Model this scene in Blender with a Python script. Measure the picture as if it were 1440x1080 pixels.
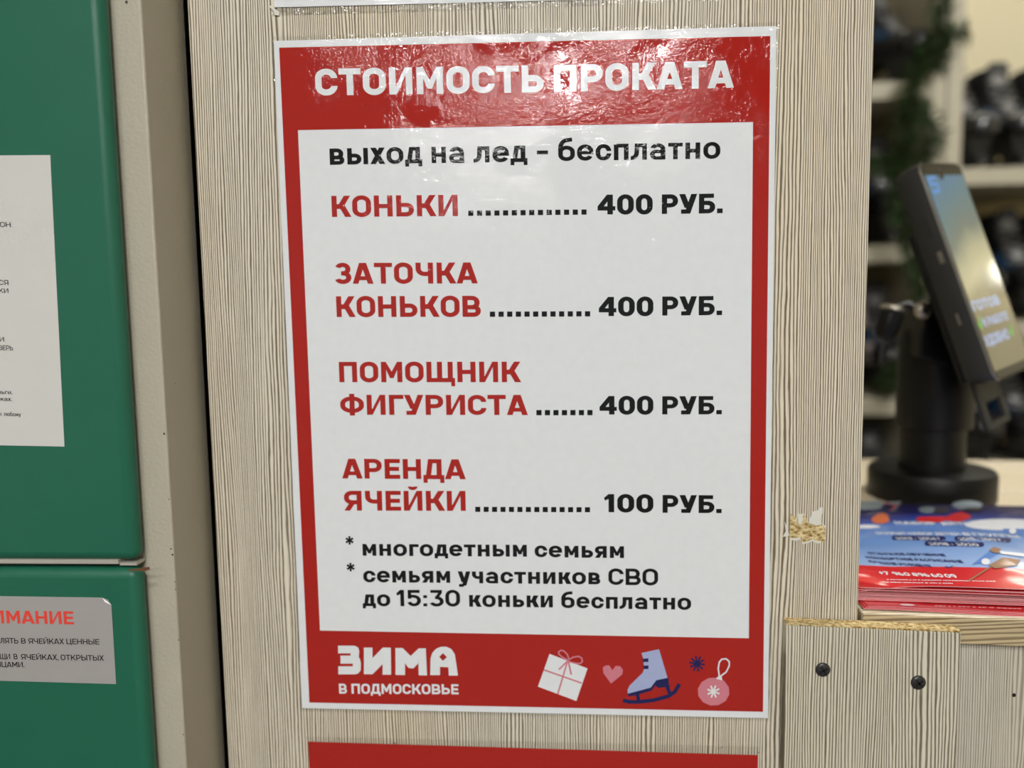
import bpy, bmesh, math, random
from mathutils import Vector, Matrix
random.seed(7)
for o in list(bpy.data.objects): bpy.data.objects.remove(o)
SC = bpy.context.scene; COL = SC.collection
# ---------------------------------------------------------------- camera, world, exposure
Z0 = 1.27                                     # height of the price poster's centre above the floor
F = 1081.0
CAM = Vector((0.01946, -0.47038, 0.04802))    # relative to the poster's centre
PITCH, ROLL, YAW = -0.09626, 0.01589, 0.05934
RM = Matrix.Rotation(YAW, 3, 'Z') @ Matrix.Rotation(PITCH, 3, 'X') @ Matrix.Rotation(ROLL, 3, 'Y')
cd = bpy.data.cameras.new('camera'); cam = bpy.data.objects.new('camera', cd); COL.objects.link(cam)
cd.sensor_fit = 'HORIZONTAL'; cd.sensor_width = 36.0; cd.lens = 36.0*F/1440.0; cd.clip_start = .01
r_, f_, u_ = RM.col[0], RM.col[1], RM.col[2]
cam.matrix_world = Matrix(((r_.x, u_.x, -f_.x, CAM.x), (r_.y, u_.y, -f_.y, CAM.y), (r_.z, u_.z, -f_.z, CAM.z+Z0), (0, 0, 0, 1)))
cd.dof.use_dof = True; cd.dof.focus_distance = .450; cd.dof.aperture_fstop = 3.1
SC.camera = cam
SC.view_settings.view_transform = 'Standard'; SC.view_settings.look = 'None'
SC.view_settings.gamma = 1.0; SC.view_settings.use_curve_mapping = False
SC.view_settings.exposure = 0.05
world = bpy.data.worlds.new('world'); SC.world = world; world.use_nodes = True
world.node_tree.nodes['Background'].inputs[0].default_value = (.90, .95, 1.0, 1)
world.node_tree.nodes['Background'].inputs[1].default_value = .28
LAMP = 118.0                                   # radiance of the ceiling panels
# places of the round ceiling lamps (x, y), 0.3 m across, under the ceiling at 1.50 above the poster's centre
PANELS = [(-.63, -4.5), (-.40, -5.2), (.08, -4.3), (.46, -3.9), (-.50, -2.3), (.50, -2.3), (.05, -1.45), (1.15, .45)]
# ---------------------------------------------------------------- measuring helpers (points on real planes of the place)
def ray(x, y): return RM @ Vector(((x-720)/F, 1, (540-y)/F))
def onY(x, y, Y=0.0):
    d = ray(x, y); return CAM + d*((Y-CAM.y)/d.y)
def onZ(x, y, Z):
    d = ray(x, y); return CAM + d*((Z-CAM.z)/d.z)
# ---------------------------------------------------------------- mesh builder
class MB:
    def __init__(s): s.v = []; s.f = []; s.m = []
    def poly(s, pts, m=0):
        i = len(s.v); s.v += [Vector(p) for p in pts]; s.f.append(list(range(i, i+len(pts)))); s.m.append(m); return s
    def box(s, x0, y0, z0, x1, y1, z1, m=0):
        i = len(s.v)
        s.v += [Vector((x, y, z)) for z in (z0, z1) for y in (y0, y1) for x in (x0, x1)]
        for q in ((0, 2, 3, 1), (4, 5, 7, 6), (0, 1, 5, 4), (2, 6, 7, 3), (0, 4, 6, 2), (1, 3, 7, 5)):
            s.f.append([i+k for k in q]); s.m.append(m)
        return s
    def prism(s, pts, d, m=0):                # pts: loop of 3-D points, d: thickness vector
        n = len(pts); i = len(s.v); d = Vector(d)
        s.v += [Vector(p) for p in pts]+[Vector(p)+d for p in pts]
        s.f.append(list(range(i, i+n))[::-1]); s.m.append(m); s.f.append(list(range(i+n, i+2*n))); s.m.append(m)
        for k in range(n): s.f.append([i+k, i+(k+1) % n, i+n+(k+1) % n, i+n+k]); s.m.append(m)
        return s
    def lathe(s, c, prof, n=40, m=0, axis=(0, 0, 1)):
        q = Vector((0, 0, 1)).rotation_difference(Vector(axis)); c = Vector(c); i = len(s.v)
        for r, z in prof:
            for k in range(n):
                a = 2*math.pi*k/n; s.v.append(c+q @ Vector((r*math.cos(a), r*math.sin(a), z)))
        for j in range(len(prof)-1):
            for k in range(n):
                s.f.append([i+j*n+k, i+j*n+(k+1) % n, i+(j+1)*n+(k+1) % n, i+(j+1)*n+k]); s.m.append(m)
        s.f.append([i+k for k in range(n)][::-1]); s.m.append(m)
        e = i+(len(prof)-1)*n; s.f.append([e+k for k in range(n)]); s.m.append(m)
        return s
    def tube(s, pts, r, n=10, m=0):
        pts = [Vector(p) for p in pts]; i = len(s.v); up = Vector((.3, .2, .93))
        for k, p in enumerate(pts):
            t = (pts[min(k+1, len(pts)-1)]-pts[max(k-1, 0)]).normalized()
            a = t.cross(up).normalized(); b = t.cross(a)
            rr = r[k] if isinstance(r, (list, tuple)) else r
            for j in range(n):
                w = 2*math.pi*j/n; s.v.append(p+a*rr*math.cos(w)+b*rr*math.sin(w))
        for k in range(len(pts)-1):
            for j in range(n):
                s.f.append([i+k*n+j, i+k*n+(j+1) % n, i+(k+1)*n+(j+1) % n, i+(k+1)*n+j]); s.m.append(m)
        s.f.append([i+j for j in range(n)][::-1]); s.m.append(m)
        e = i+(len(pts)-1)*n; s.f.append([e+j for j in range(n)]); s.m.append(m)
        return s
    def rings(s, rings, m=0, caps=True):
        n = len(rings[0]); i = len(s.v)
        for r in rings: s.v += [Vector(p) for p in r]
        for k in range(len(rings)-1):
            for j in range(n):
                s.f.append([i+k*n+j, i+k*n+(j+1) % n, i+(k+1)*n+(j+1) % n, i+(k+1)*n+j]); s.m.append(m)
        if caps:
            s.f.append([i+j for j in range(n)][::-1]); s.m.append(m)
            e = i+(len(rings)-1)*n; s.f.append([e+j for j in range(n)]); s.m.append(m)
        return s
    def xf(s, fn): s.v = [Vector(fn(v)) for v in s.v]; return s
    def build(s, name, mats, parent=None, smooth=False, bevel=0, seg=3):
        me = bpy.data.meshes.new(name)
        off = Vector((0, 0, -Z0))
        if parent is not None:
            q = parent
            while q.parent is not None: q = q.parent
            off = q.location
        me.from_pydata([v-off for v in s.v], [], s.f)
        for m in (mats if isinstance(mats, (list, tuple)) else [mats]): me.materials.append(m)
        for p, k in zip(me.polygons, s.m): p.material_index = k
        bm = bmesh.new(); bm.from_mesh(me)
        if not s.flat: bmesh.ops.recalc_face_normals(bm, faces=bm.faces)
        bm.to_mesh(me); bm.free()
        o = bpy.data.objects.new(name, me); COL.objects.link(o)
        if parent is not None: o.parent = parent
        if bevel:
            b = o.modifiers.new('bevel', 'BEVEL'); b.width = bevel; b.segments = seg; b.limit_method = 'ANGLE'; b.angle_limit = .6; b.harden_normals = False
        if smooth or bevel:
            for p in me.polygons: p.use_smooth = True
            me.set_sharp_from_angle(angle=.7)
        return o
    flat = False
# all builders work in metres relative to the poster's centre height; build() lifts them by Z0 (a root Empty stores its height likewise)
def tag(o, label=None, cat=None, group=None, kind=None):
    if label: o['label'] = label
    if cat: o['category'] = cat
    if group: o['group'] = group
    if kind: o['kind'] = kind
    return o
class Root: pass
def thing(name, loc, label, cat, group=None):
    """an Empty at the thing's base; children are built in the shared frame and stored relative to it"""
    o = bpy.data.objects.new(name, None); COL.objects.link(o)
    o.location = Vector(loc); o.empty_display_size = .05
    return tag(o, label, cat, group)
def facing(m, pts, k, mi=0):
    s = sum(a.x*b.z-b.x*a.z for a, b in zip(pts, pts[1:]+pts[:1]))
    d = Vector((0, -9e-7*(k % 36), 0)); m.poly([p+d for p in (pts if s > 0 else pts[::-1])], mi)
def settle():                                  # lift the Empties by Z0 at the very end
    for o in bpy.data.objects:
        if o.type == 'EMPTY' and o.parent is None and not o.get('lifted'): o.location.z += Z0; o['lifted'] = 1
    for o in bpy.data.objects:
        if 'lifted' in o: del o['lifted']
def single(mb, name, mats, label, cat, group=None, **k):
    o = mb.build(name, mats, None, **k); return tag(o, label, cat, group)
# ---------------------------------------------------------------- materials
def lin(r, g, b):
    f = lambda c: (c/255/12.92) if c/255 <= .04045 else ((c/255+.055)/1.055)**2.4
    return (f(r), f(g), f(b), 1)
class NT:
    def __init__(s, name):
        s.mat = bpy.data.materials.new(name); s.mat.use_nodes = True; s.t = s.mat.node_tree
        s.b = s.t.nodes['Principled BSDF']; s.out = s.t.nodes['Material Output']
    def n(s, typ, **k):
        o = s.t.nodes.new(typ)
        for a, v in k.items(): setattr(o, a, v)
        return o
    def l(s, a, b): s.t.links.new(a, b)
    def val(s, x): v = s.n('ShaderNodeValue'); v.outputs[0].default_value = x; return v.outputs[0]
    def math(s, op, a, b=None, c=None, clamp=False):
        m = s.n('ShaderNodeMath', operation=op); m.use_clamp = clamp
        for i, x in enumerate((a, b, c)):
            if x is None: continue
            if isinstance(x, (int, float)): m.inputs[i].default_value = x
            else: s.l(x, m.inputs[i])
        return m.outputs[0]
    def noise(s, vec, scale, detail=2, rough=.5, dist=0):
        m = s.n('ShaderNodeTexNoise'); m.inputs['Scale'].default_value = scale; m.inputs['Detail'].default_value = detail
        m.inputs['Roughness'].default_value = rough; m.inputs['Distortion'].default_value = dist
        if vec is not None: s.l(vec, m.inputs['Vector'])
        return m.outputs[0]
    def comb(s, x, y, z):
        c = s.n('ShaderNodeCombineXYZ')
        for i, v in enumerate((x, y, z)):
            if isinstance(v, (int, float)): c.inputs[i].default_value = v
            else: s.l(v, c.inputs[i])
        return c.outputs[0]
    def ramp(s, fac, stops, interp='LINEAR'):
        r = s.n('ShaderNodeValToRGB'); e = r.color_ramp.elements; r.color_ramp.interpolation = interp
        while len(e) < len(stops): e.new(.5)
        for k, (p, c) in enumerate(stops): e[k].position = p; e[k].color = c if len(c) == 4 else (*c, 1)
        s.l(fac, r.inputs[0]); return r.outputs[0]
    def mix(s, f, a, b):
        m = s.n('ShaderNodeMix', data_type='RGBA')
        for i, x in ((0, f), (6, a), (7, b)):
            if isinstance(x, (int, float)): m.inputs[i].default_value = x
            elif isinstance(x, tuple): m.inputs[i].default_value = x
            else: s.l(x, m.inputs[i])
        return m.outputs[2]
    def set(s, **k):
        for a, v in k.items():
            i = s.b.inputs[a.replace('_', ' ')]
            if hasattr(v, 'is_linked') and hasattr(v, 'node'): s.l(v, i)
            else: i.default_value = v
        return s
    def bump(s, h, strength, dist, to='Normal'):
        b = s.n('ShaderNodeBump'); b.inputs['Strength'].default_value = strength; b.inputs['Distance'].default_value = dist
        s.l(h, b.inputs['Height']); s.l(b.outputs[0], s.b.inputs[to]); return b
    def obj(s):
        c = s.n('ShaderNodeTexCoord'); x = s.n('ShaderNodeSeparateXYZ'); s.l(c.outputs['Object'], x.inputs[0])
        return c.outputs['Object'], x.outputs[0], x.outputs[1], x.outputs[2]
def plain(name, col, rough=.5, metal=0, spec=.5, coat=0, coat_r=.05, bump=None, var=.06):
    t = NT(name); v, x, y, z = t.obj()
    nz = t.noise(v, 60, 3)
    dark = tuple(c*(1-var) for c in col[:3])+(1,); lite = tuple(min(1, c*(1+var)) for c in col[:3])+(1,)
    t.set(Base_Color=t.mix(nz, dark, lite), Roughness=rough, Metallic=metal, Specular_IOR_Level=spec, Coat_Weight=coat, Coat_Roughness=coat_r)
    if bump: t.bump(t.noise(v, bump[0], 2), bump[1], bump[2])
    return t.mat
def wood(name, across='x', pitch=.0021, light=(196, 186, 164), dark=(112, 99, 80), contrast=1.0, seed=0.0, yellow=.5):
    """pale larch laminate: thin dark grain lines of wandering pitch, embossed"""
    t = NT(name); v, x, y, z = t.obj()
    if across == 'x': a, l = x, z
    else: a, l = t.math('ADD', y, z), x
    a = t.math('ADD', a, seed)
    P = t.comb(a, 0.0, l)
    def st(sa, sl, sc=1, det=2, off=0.0): return t.noise(t.comb(t.math('MULTIPLY_ADD', a, sa, off), off*1.7, t.math('MULTIPLY', l, sl)), sc, det)
    n1 = st(16, 1.0, 1, 2); n2 = st(70, 4.5, 1, 2, 3.1); n3 = st(300, 45, 1, 2, 5.0); n4 = st(9, .7, 1, 1, 9.0)
    w = t.math('MULTIPLY_ADD', n1, .034, a); w = t.math('MULTIPLY_ADD', n2, .0060, w); w = t.math('MULTIPLY_ADD', n3, .0010, w)
    ph = t.math('MULTIPLY', w, 2*math.pi/pitch)
    s1 = t.math('MULTIPLY_ADD', t.math('SINE', ph), .5, .5)
    s2 = t.math('MULTIPLY_ADD', t.math('SINE', t.math('MULTIPLY', ph, .619)), .5, .5)
    s = t.math('ADD', t.math('MULTIPLY', s1, .80), t.math('MULTIPLY', s2, .20))
    line = t.ramp(s, [(.16, (1, 1, 1, 1)), (.34, (.62, .62, .62, 1)), (.58, (.06, .06, .06, 1)), (.80, (0, 0, 0, 1))])
    amp = t.math('MULTIPLY_ADD', st(60, 7, 1, 2, 2.2), 1.3, .38, clamp=True)
    fine = st(1100, 30, 1, 3, 1.0)
    k = t.math('MULTIPLY', t.math('MULTIPLY', line, amp), contrast, clamp=True)
    k = t.math('ADD', k, t.math('MULTIPLY_ADD', fine, .50, -.22), clamp=True)
    lt, dk = lin(*light), lin(*dark)
    warm = (lt[0]*1.02, lt[1]*.97, lt[2]*.88, 1)
    base = t.mix(t.ramp(n4, [(.35, (0, 0, 0, 1)), (.65, (1, 1, 1, 1))]), lt, warm)
    col = t.mix(k, base, dk)
    t.set(Base_Color=col, Roughness=.55, Specular_IOR_Level=.35)
    t.bump(t.math('SUBTRACT', 1.0, k), .35, .00025)
    return t.mat
def film(name, base, crinkle=1.0):
    """print under a glossy laminating film (the clear coat carries the crinkles)"""
    t = NT(name); v, x, y, z = t.obj()
    nz = t.noise(v, 160, 2)
    b = lin(*base)
    t.set(Base_Color=t.mix(nz, tuple(c*.95 for c in b[:3])+(1,), tuple(min(1, c*1.04) for c in b[:3])+(1,)), Roughness=.6, Specular_IOR_Level=.05,
          Coat_Weight=1.0, Coat_Roughness=.02, Coat_IOR=1.5)
    film_bump(t, v, 'Coat Normal', crinkle)
    return t.mat
def film_bump(t, v, to, crinkle=1.0):
    big = t.noise(v, 24, 2, .5, .4); mid = t.noise(v, 210, 3, .6, .4); sm = t.noise(v, 560, 2, .6, .3)
    sel = t.ramp(t.noise(v, 15, 3, .6), [(.40, (.10, .10, .10, 1)), (.58, (1, 1, 1, 1))])
    h = t.math('ADD', t.math('MULTIPLY', big, .8), t.math('MULTIPLY', t.math('MULTIPLY_ADD', sm, .22, t.math('MULTIPLY', mid, .42)), sel))
    t.bump(h, .5*crinkle, .0018, to)
def clear_film(name):
    t = NT(name); v, x, y, z = t.obj()
    tr = t.n('ShaderNodeBsdfTransparent'); tr.inputs[0].default_value = (.93, .93, .92, 1)
    gl = t.n('ShaderNodeBsdfGlossy'); gl.inputs['Roughness'].default_value = .08
    fr = t.n('ShaderNodeFresnel'); fr.inputs[0].default_value = 1.5
    b = t.n('ShaderNodeBump'); b.inputs['Strength'].default_value = .6; b.inputs['Distance'].default_value = .002
    t.l(t.noise(v, 130, 3), b.inputs['Height']); t.l(b.outputs[0], gl.inputs['Normal']); t.l(b.outputs[0], fr.inputs['Normal'])
    mx = t.n('ShaderNodeMixShader'); t.l(fr.outputs[0], mx.inputs[0]); t.l(tr.outputs[0], mx.inputs[1]); t.l(gl.outputs[0], mx.inputs[2])
    t.l(mx.outputs[0], t.out.inputs[0]); t.t.nodes.remove(t.b)
    return t.mat
def chipboard(name, light=(188, 168, 122), dark=(118, 94, 58), sc=620):
    t = NT(name); v, x, y, z = t.obj()
    sv = t.n('ShaderNodeMapping'); sv.inputs['Scale'].default_value = (.6, 1, 1); t.l(v, sv.inputs[0])
    vo = t.n('ShaderNodeTexVoronoi'); vo.inputs['Scale'].default_value = sc; t.l(sv.outputs[0], vo.inputs['Vector'])
    k = t.math('ADD', t.math('MULTIPLY', vo.outputs['Distance'], .75), t.math('MULTIPLY_ADD', t.noise(sv.outputs[0], sc*.9, 3, .6), .9, -.25), clamp=True)
    t.set(Base_Color=t.ramp(k, [(.15, lin(*dark)), (.38, lin(150, 120, 70)), (.62, lin(*light)), (.9, lin(214, 196, 150))]), Roughness=.9, Specular_IOR_Level=.1)
    t.bump(k, .9, .0009)
    return t.mat
def emit(name, col, strength):
    t = NT(name); t.set(Base_Color=(.02, .02, .02, 1), Emission_Color=col, Emission_Strength=strength, Roughness=.3); return t.mat
# ---------------------------------------------------------------- lettering
# A heavy rounded grotesque drawn as quad strips and polygons.  Cap height 1; h = height of the glyph,
# T = stem width, H = bar thickness.  glyph(ch,T,H) -> (polygons, width, left bearing, right bearing)
def arc(cx, cy, rx, ry, a0, a1, n=9):
    o = []
    for i in range(n+1):
        a = math.radians(a0+(a1-a0)*i/n)
        o.append((cx+rx*math.cos(a), cy+ry*math.sin(a), a))
    return o
def band(path, T, H):
    q = []
    P = [((x+math.cos(a)*T/2, y+math.sin(a)*H/2), (x-math.cos(a)*T/2, y-math.sin(a)*H/2)) for x, y, a in path]
    for (a, b), (c, d) in zip(P, P[1:]):
        if abs(a[0]-c[0])+abs(a[1]-c[1])+abs(b[0]-d[0])+abs(b[1]-d[1]) > 1e-6: q.append([a, c, d, b])
    return q
def R(x0, y0, x1, y1): return [(x0, y0), (x1, y0), (x1, y1), (x0, y1)]
def D(xa, ya, xb, yb, w): return [(xa, ya), (xa+w, ya), (xb+w, yb), (xb, yb)]
def pt(x, y, deg): return [(x, y, math.radians(deg))]
def ring(x0, y0, x1, y1, T, H, k=.62, c=None):
    a, b, d, e = x0+T/2, y0+H/2, x1-T/2, y1-H/2
    rx, ry = (d-a)/2, (e-b)/2*k
    p = arc(d-rx, e-ry, rx, ry, 0, 90)+arc(a+rx, e-ry, rx, ry, 90, 180)+arc(a+rx, b+ry, rx, ry, 180, 270)+arc(d-rx, b+ry, rx, ry, 270, 360)
    return band(p+p[:1], T, H)
def bowl(x0, y0, x1, y1, T, H, k=.9):            # D-shaped bowl open to the left
    b, d, e = y0+H/2, x1-T/2, y1-H/2
    ry = (e-b)/2*k; rx = min(ry*1.25, (d-x0)*.9)
    return band(pt(x0, e, 90)+arc(d-rx, e-ry, rx, ry, 90, 0)+arc(d-rx, b+ry, rx, ry, 0, -90)+pt(x0, b, -90), T, H)
def flip(ps, w): return [[(w-x, y) for x, y in p][::-1] for p in ps]
def see(w, h, T, H, top=.32, bot=.32, k=.62):    # the letter C
    a, b, d, e = T/2, H/2, w-T/2, h-H/2
    rx, ry = (d-a)/2, (e-b)/2*k
    return band(pt(d, h*(1-top), 0)+arc(d-rx, e-ry, rx, ry, 0, 90)+arc(a+rx, e-ry, rx, ry, 90, 180)+arc(a+rx, b+ry, rx, ry, 180, 270)+arc(d-rx, b+ry, rx, ry, 270, 360)+pt(d, h*bot, 0), T, H)
def glyph(ch, T, H):
    xh = .745
    S, O = .085, .05
    up = ch.upper() == ch
    h = 1.0 if up else xh
    if not up and ch in 'абеуюйлы': pass
    g = ch.upper()
    w = None; lb = rb = S
    if ch == ' ': return [], .28, 0, 0
    if ch == '.': return [R(0, 0, T*1.05, H*1.1)], T*1.05, .05, .06
    if ch == ',': return [R(0, 0, T, H), D(0.0, -.16, T*.35, 0, T*.65)], T, .05, .06
    if ch == '-': return [R(0, .32, .36, .32+H)], .36, .06, .06
    if ch == '+': return [R(0, .4, .56, .4+H), R(.28-T/2, .14, .28+T/2, .14+.52+H)], .56, .06, .06
    if ch == ':': return [R(0, 0, T, H), R(0, .5, T, .5+H)], T, .08, .08
    if ch == '*':
        ps = []
        for k in range(6):
            a = math.radians(90+60*k); c, s = math.cos(a), math.sin(a); t = T*.33; r = .27
            ps.append([(.27+s*t*.7, .73-c*t*.7), (.27+c*r+s*t, .73+s*r-c*t), (.27+c*r-s*t, .73+s*r+c*t), (.27-s*t*.7, .73+c*t*.7)])
        return ps, .54, .05, .08
    if ch == 'й' or ch == 'Й':
        ps, w, l, r = glyph('и' if ch == 'й' else 'И', T, H)
        y = h+.13
        return ps+band(arc(w/2, y+.09, .16, .10, 180, 360), T*.62, H*.8), w, l, r
    if ch == 'б':
        w = .74; e = 1.07
        ps = ring(0, 0, w, .70, T, H, .75)
        p = pt(T/2, .34, 180)+arc(T/2+.30, .60, .30, e-.60-H/2-.03, 180, 100)+pt(w-.12, e-H/2, 97)
        return ps+band(p, T, H), w, O, O
    if ch == 'а':
        w = .68; x = w-T
        ps = [R(x, 0, w, xh*.62)]
        d = w-T/2
        ps += band(arc(d-.235, xh-H/2-.2, .235, .2, 0, 90)+arc(T/2+.27, xh-H/2-.17, .25, .17, 90, 168), T, H)
        ps.append(R(x, xh*.4, w, xh-H/2-.19))
        ps += flip(bowl(T*.5, -.005, w-.0, xh*.60, T, H*.92, .95), w)
        return ps, w, O, S
    if ch == 'е':
        w = .72
        a, b, d, e = T/2, H/2, w-T/2, xh-H/2
        rx, ry = (d-a)/2, (e-b)/2*.78
        p = pt(d, xh*.40, 0)+arc(d-rx, e-ry, rx, ry, 0, 90)+arc(a+rx, e-ry, rx, ry, 90, 180)+arc(a+rx, b+ry, rx, ry, 180, 270)+arc(d-rx, b+ry, rx, ry, 270, 332)
        return band(p, T, H)+[R(T*.6, xh*.40, w-T*.3, xh*.40+H*.86)], w, O, O
    if ch == 'у':
        w = .70; W = T*1.12
        return [D(.22, -.16, w-W, xh, W), D(w/2-W*.62, .06, 0, xh, W), R(.06, -.24, .30, -.24+H), [(.20, -.24), (.30, -.24), (.40, -.10), (.22+W, -.05), (.21, -.10)]], w, .0, .0
    if ch == 'ю':
        return [R(0, 0, T, xh), R(T*.9, xh/2-H/2, T+.14, xh/2+H/2)]+[[(x+T+.1, y) for x, y in p] for p in ring(0, 0, .66, xh, T, H, .7)], T+.76, S, O
    if ch in 'лЛ':
        w = .80*h if up else .70
        return [R(w-T, 0, w, h), R(.26*h, h-H, w, h), ]+band(pt(-.01, H/2, -90)+arc(.02, H/2+.34*h, .20*h+T/2-.02, .34*h, -90, -2)+pt(.23*h+T/2, h, -2), T, H), w, .02, S
    if ch in 'ыЫ':
        w = .86*h+T*.75
        ps, bw, _, _ = glyph('ь' if ch == 'ы' else 'Ь', T, H)
        return ps+[R(bw+.09, 0, bw+.09+T, h)], bw+.09+T, S, S
    if g == 'П': w = .87*h; ps = [R(0, 0, T, h), R(w-T, 0, w, h), R(T*.5, h-H, w-T*.5, h)]
    elif g == 'С': w = .87*h if up else .69; ps = see(w, h, T, H, .34, .34, .62 if up else .8); lb, rb = O, O*.6
    elif g == 'Т': w = .86*h; ps = [R(0, h-H, w, h), R(w/2-T/2, 0, w/2+T/2, h)]; lb = rb = .03
    elif g == 'О': w = .89*h if up else .74; ps = ring(0, -.012, w, h+.012, T, H, .62 if up else .8); lb = rb = O
    elif g == 'И': w = .90*h; ps = [R(0, 0, T, h), R(w-T, 0, w, h), D(T*.45, 0, w-T*1.1, h, T*.65), [(T*.9, 0), (T*1.1, 0), (w-T*.9, h), (w-T*1.1, h)], [(T*.9, h*.0), (T*1.1, 0), (T*1.1, h*.3), (T*.9, h*.3)]]
    elif g == 'М': w = 1.02*h; m = w/2; ps = [R(0, 0, T, h), R(w-T, 0, w, h), [(T*.3, h), (T*.98, h), (m, h*.52), (m, h*.20), (m-T*.36, h*.20)], [(w-T*.98, h), (w-T*.3, h), (m+T*.36, h*.20), (m, h*.20), (m, h*.52)]]
    elif g == 'Ь': w = .83*h; ps = [R(0, 0, T, h)]+bowl(T*.6, 0, w, .64*h if up else .66*h, T, H); rb = O
    elif g == 'Р': w = .84*h; ps = [R(0, 0, T, h)]+bowl(T*.6, .33*h, w, h, T, H); rb = O
    elif g == 'В': w = .86*h; ps = [R(0, 0, T, h)]+bowl(T*.6, 0, w, .56*h, T, H)+bowl(T*.6, .56*h-H, w-.05*h, h, T, H); rb = O
    elif g == 'Б': w = .84*h; ps = [R(0, 0, T, h), R(T*.5, h-H, w-.07, h)]+bowl(T*.6, 0, w, .64*h, T, H); rb = O
    elif g == 'К':
        w = .92*h; W = T*1.22
        ps = [R(0, 0, T, h), D(T*.82, h*.38, w-W-.03, h, W), D(w-W, 0, T+.13*h-W*.3, h*.60, W), R(T*.9, h*.40, T+.14*h, h*.61)]; rb = .0
    elif g == 'А':
        w = .99*h; W = T*1.10; m = w/2
        ps = [D(0, 0, m-W*.62, h, W), D(w-W, 0, m-W*.38, h, W), R(m-.24*h, .17*h, m+.24*h, .17*h+H*.92)]; lb = rb = .01
    elif g == 'Н': w = .87*h; ps = [R(0, 0, T, h), R(w-T, 0, w, h), R(T*.5, h/2-H/2, w-T*.5, h/2+H/2)]
    elif g == 'З' or ch == '3':
        w = .80; u = .5+H/2
        def lobe(x0, y0, x1, y1, up_):
            a, b, d, e = x0+T/2, y0+H/2, x1-T/2, y1-H/2; rx = (d-a)/2; ry = (e-b)/2*.92
            if up_: return band(arc(a+rx, e-ry, rx, ry, 160, 90)+arc(d-rx, e-ry, rx, ry, 90, 0)+arc(d-rx, b+ry, rx, ry, 0, -90)+pt(.32, b, -90), T, H)
            return band(pt(.32, e, 90)+arc(d-rx, e-ry, rx, ry, 90, 0)+arc(d-rx, b+ry, rx, ry, 0, -90)+arc(a+rx, b+ry, rx, ry, -90, -162), T, H)
        if ch == '3': ps = [R(.06, 1-H, .72, 1), [(.50, 1-H), (.72, 1-H), (.50, .5), (.30, .52)]]+lobe(0, -.01, w, .62, False)
        else: ps = lobe(.03, u-H, w-.03, 1.01, True)+lobe(0, -.01, w, u, False)
        lb = rb = O
    elif g == 'Ч': w = .82*h; ry = .3*h; ps = [R(w-T, 0, w, h)]+band(pt(T/2, h, 180)+arc(T/2+ry, .36*h+H/2+ry*.8, ry, ry*.8, 180, 270)+pt(w-T*.5, .36*h+H/2, 270), T, H)
    elif g == 'Щ': w = 1.26*h; ps = [R(0, 0, T, h), R(w/2-T/2, 0, w/2+T/2, h), R(w-T, 0, w, h), R(0, 0, w+.1, H), R(w-T*.75+.1, -.2*h, w+.1, H)]; w += .1; rb = .03
    elif g == 'Ш': w = 1.26*h; ps = [R(0, 0, T, h), R(w/2-T/2, 0, w/2+T/2, h), R(w-T, 0, w, h), R(0, 0, w, H)]
    elif g == 'Ц': w = .87*h; ps = [R(0, 0, T, h), R(w-T, 0, w, h), R(0, 0, w+.1, H), R(w-T*.75+.1, -.2*h, w+.1, H)]; w += .1; rb = .03
    elif g == 'Ф': w = 1.14*h; ps = [R(w/2-T/2, -.04, w/2+T/2, h+.05)]+ring(0, .09*h, w, .92*h, T, H, .85); lb = rb = O
    elif g == 'Г': w = .70*h; ps = [R(0, 0, T, h), R(0, h-H, w, h)]; rb = .01
    elif g == 'У': w = .93*h; W = T*1.12; ps = [D(.27, 0, w-W, h, W), D(w*.47-W*.5, .30, 0, h, W), R(.10, 0, .36, H)]; lb = rb = .01
    elif g == 'Е': w = .74*h; ps = [R(0, 0, T, h), R(0, 0, w, H), R(0, h-H, w, h), R(0, h/2-H/2, w-.05, h/2+H/2)]; rb = O
    elif g == 'Д':
        w = 1.0*h; r = w-.12*h
        ps = [R(0, 0, w, H), R(0, -.19*h, T*.82, H), R(w-T*.82, -.19*h, w, H), R(r-T, 0, r, h), R(.24*h, h-H, r, h), [(.11*h, H*.5), (.11*h+T, H*.5), (.25*h+T*.95, h), (.24*h, h)]]; lb = rb = .02
    elif g == 'Я':
        w = .86*h
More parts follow.
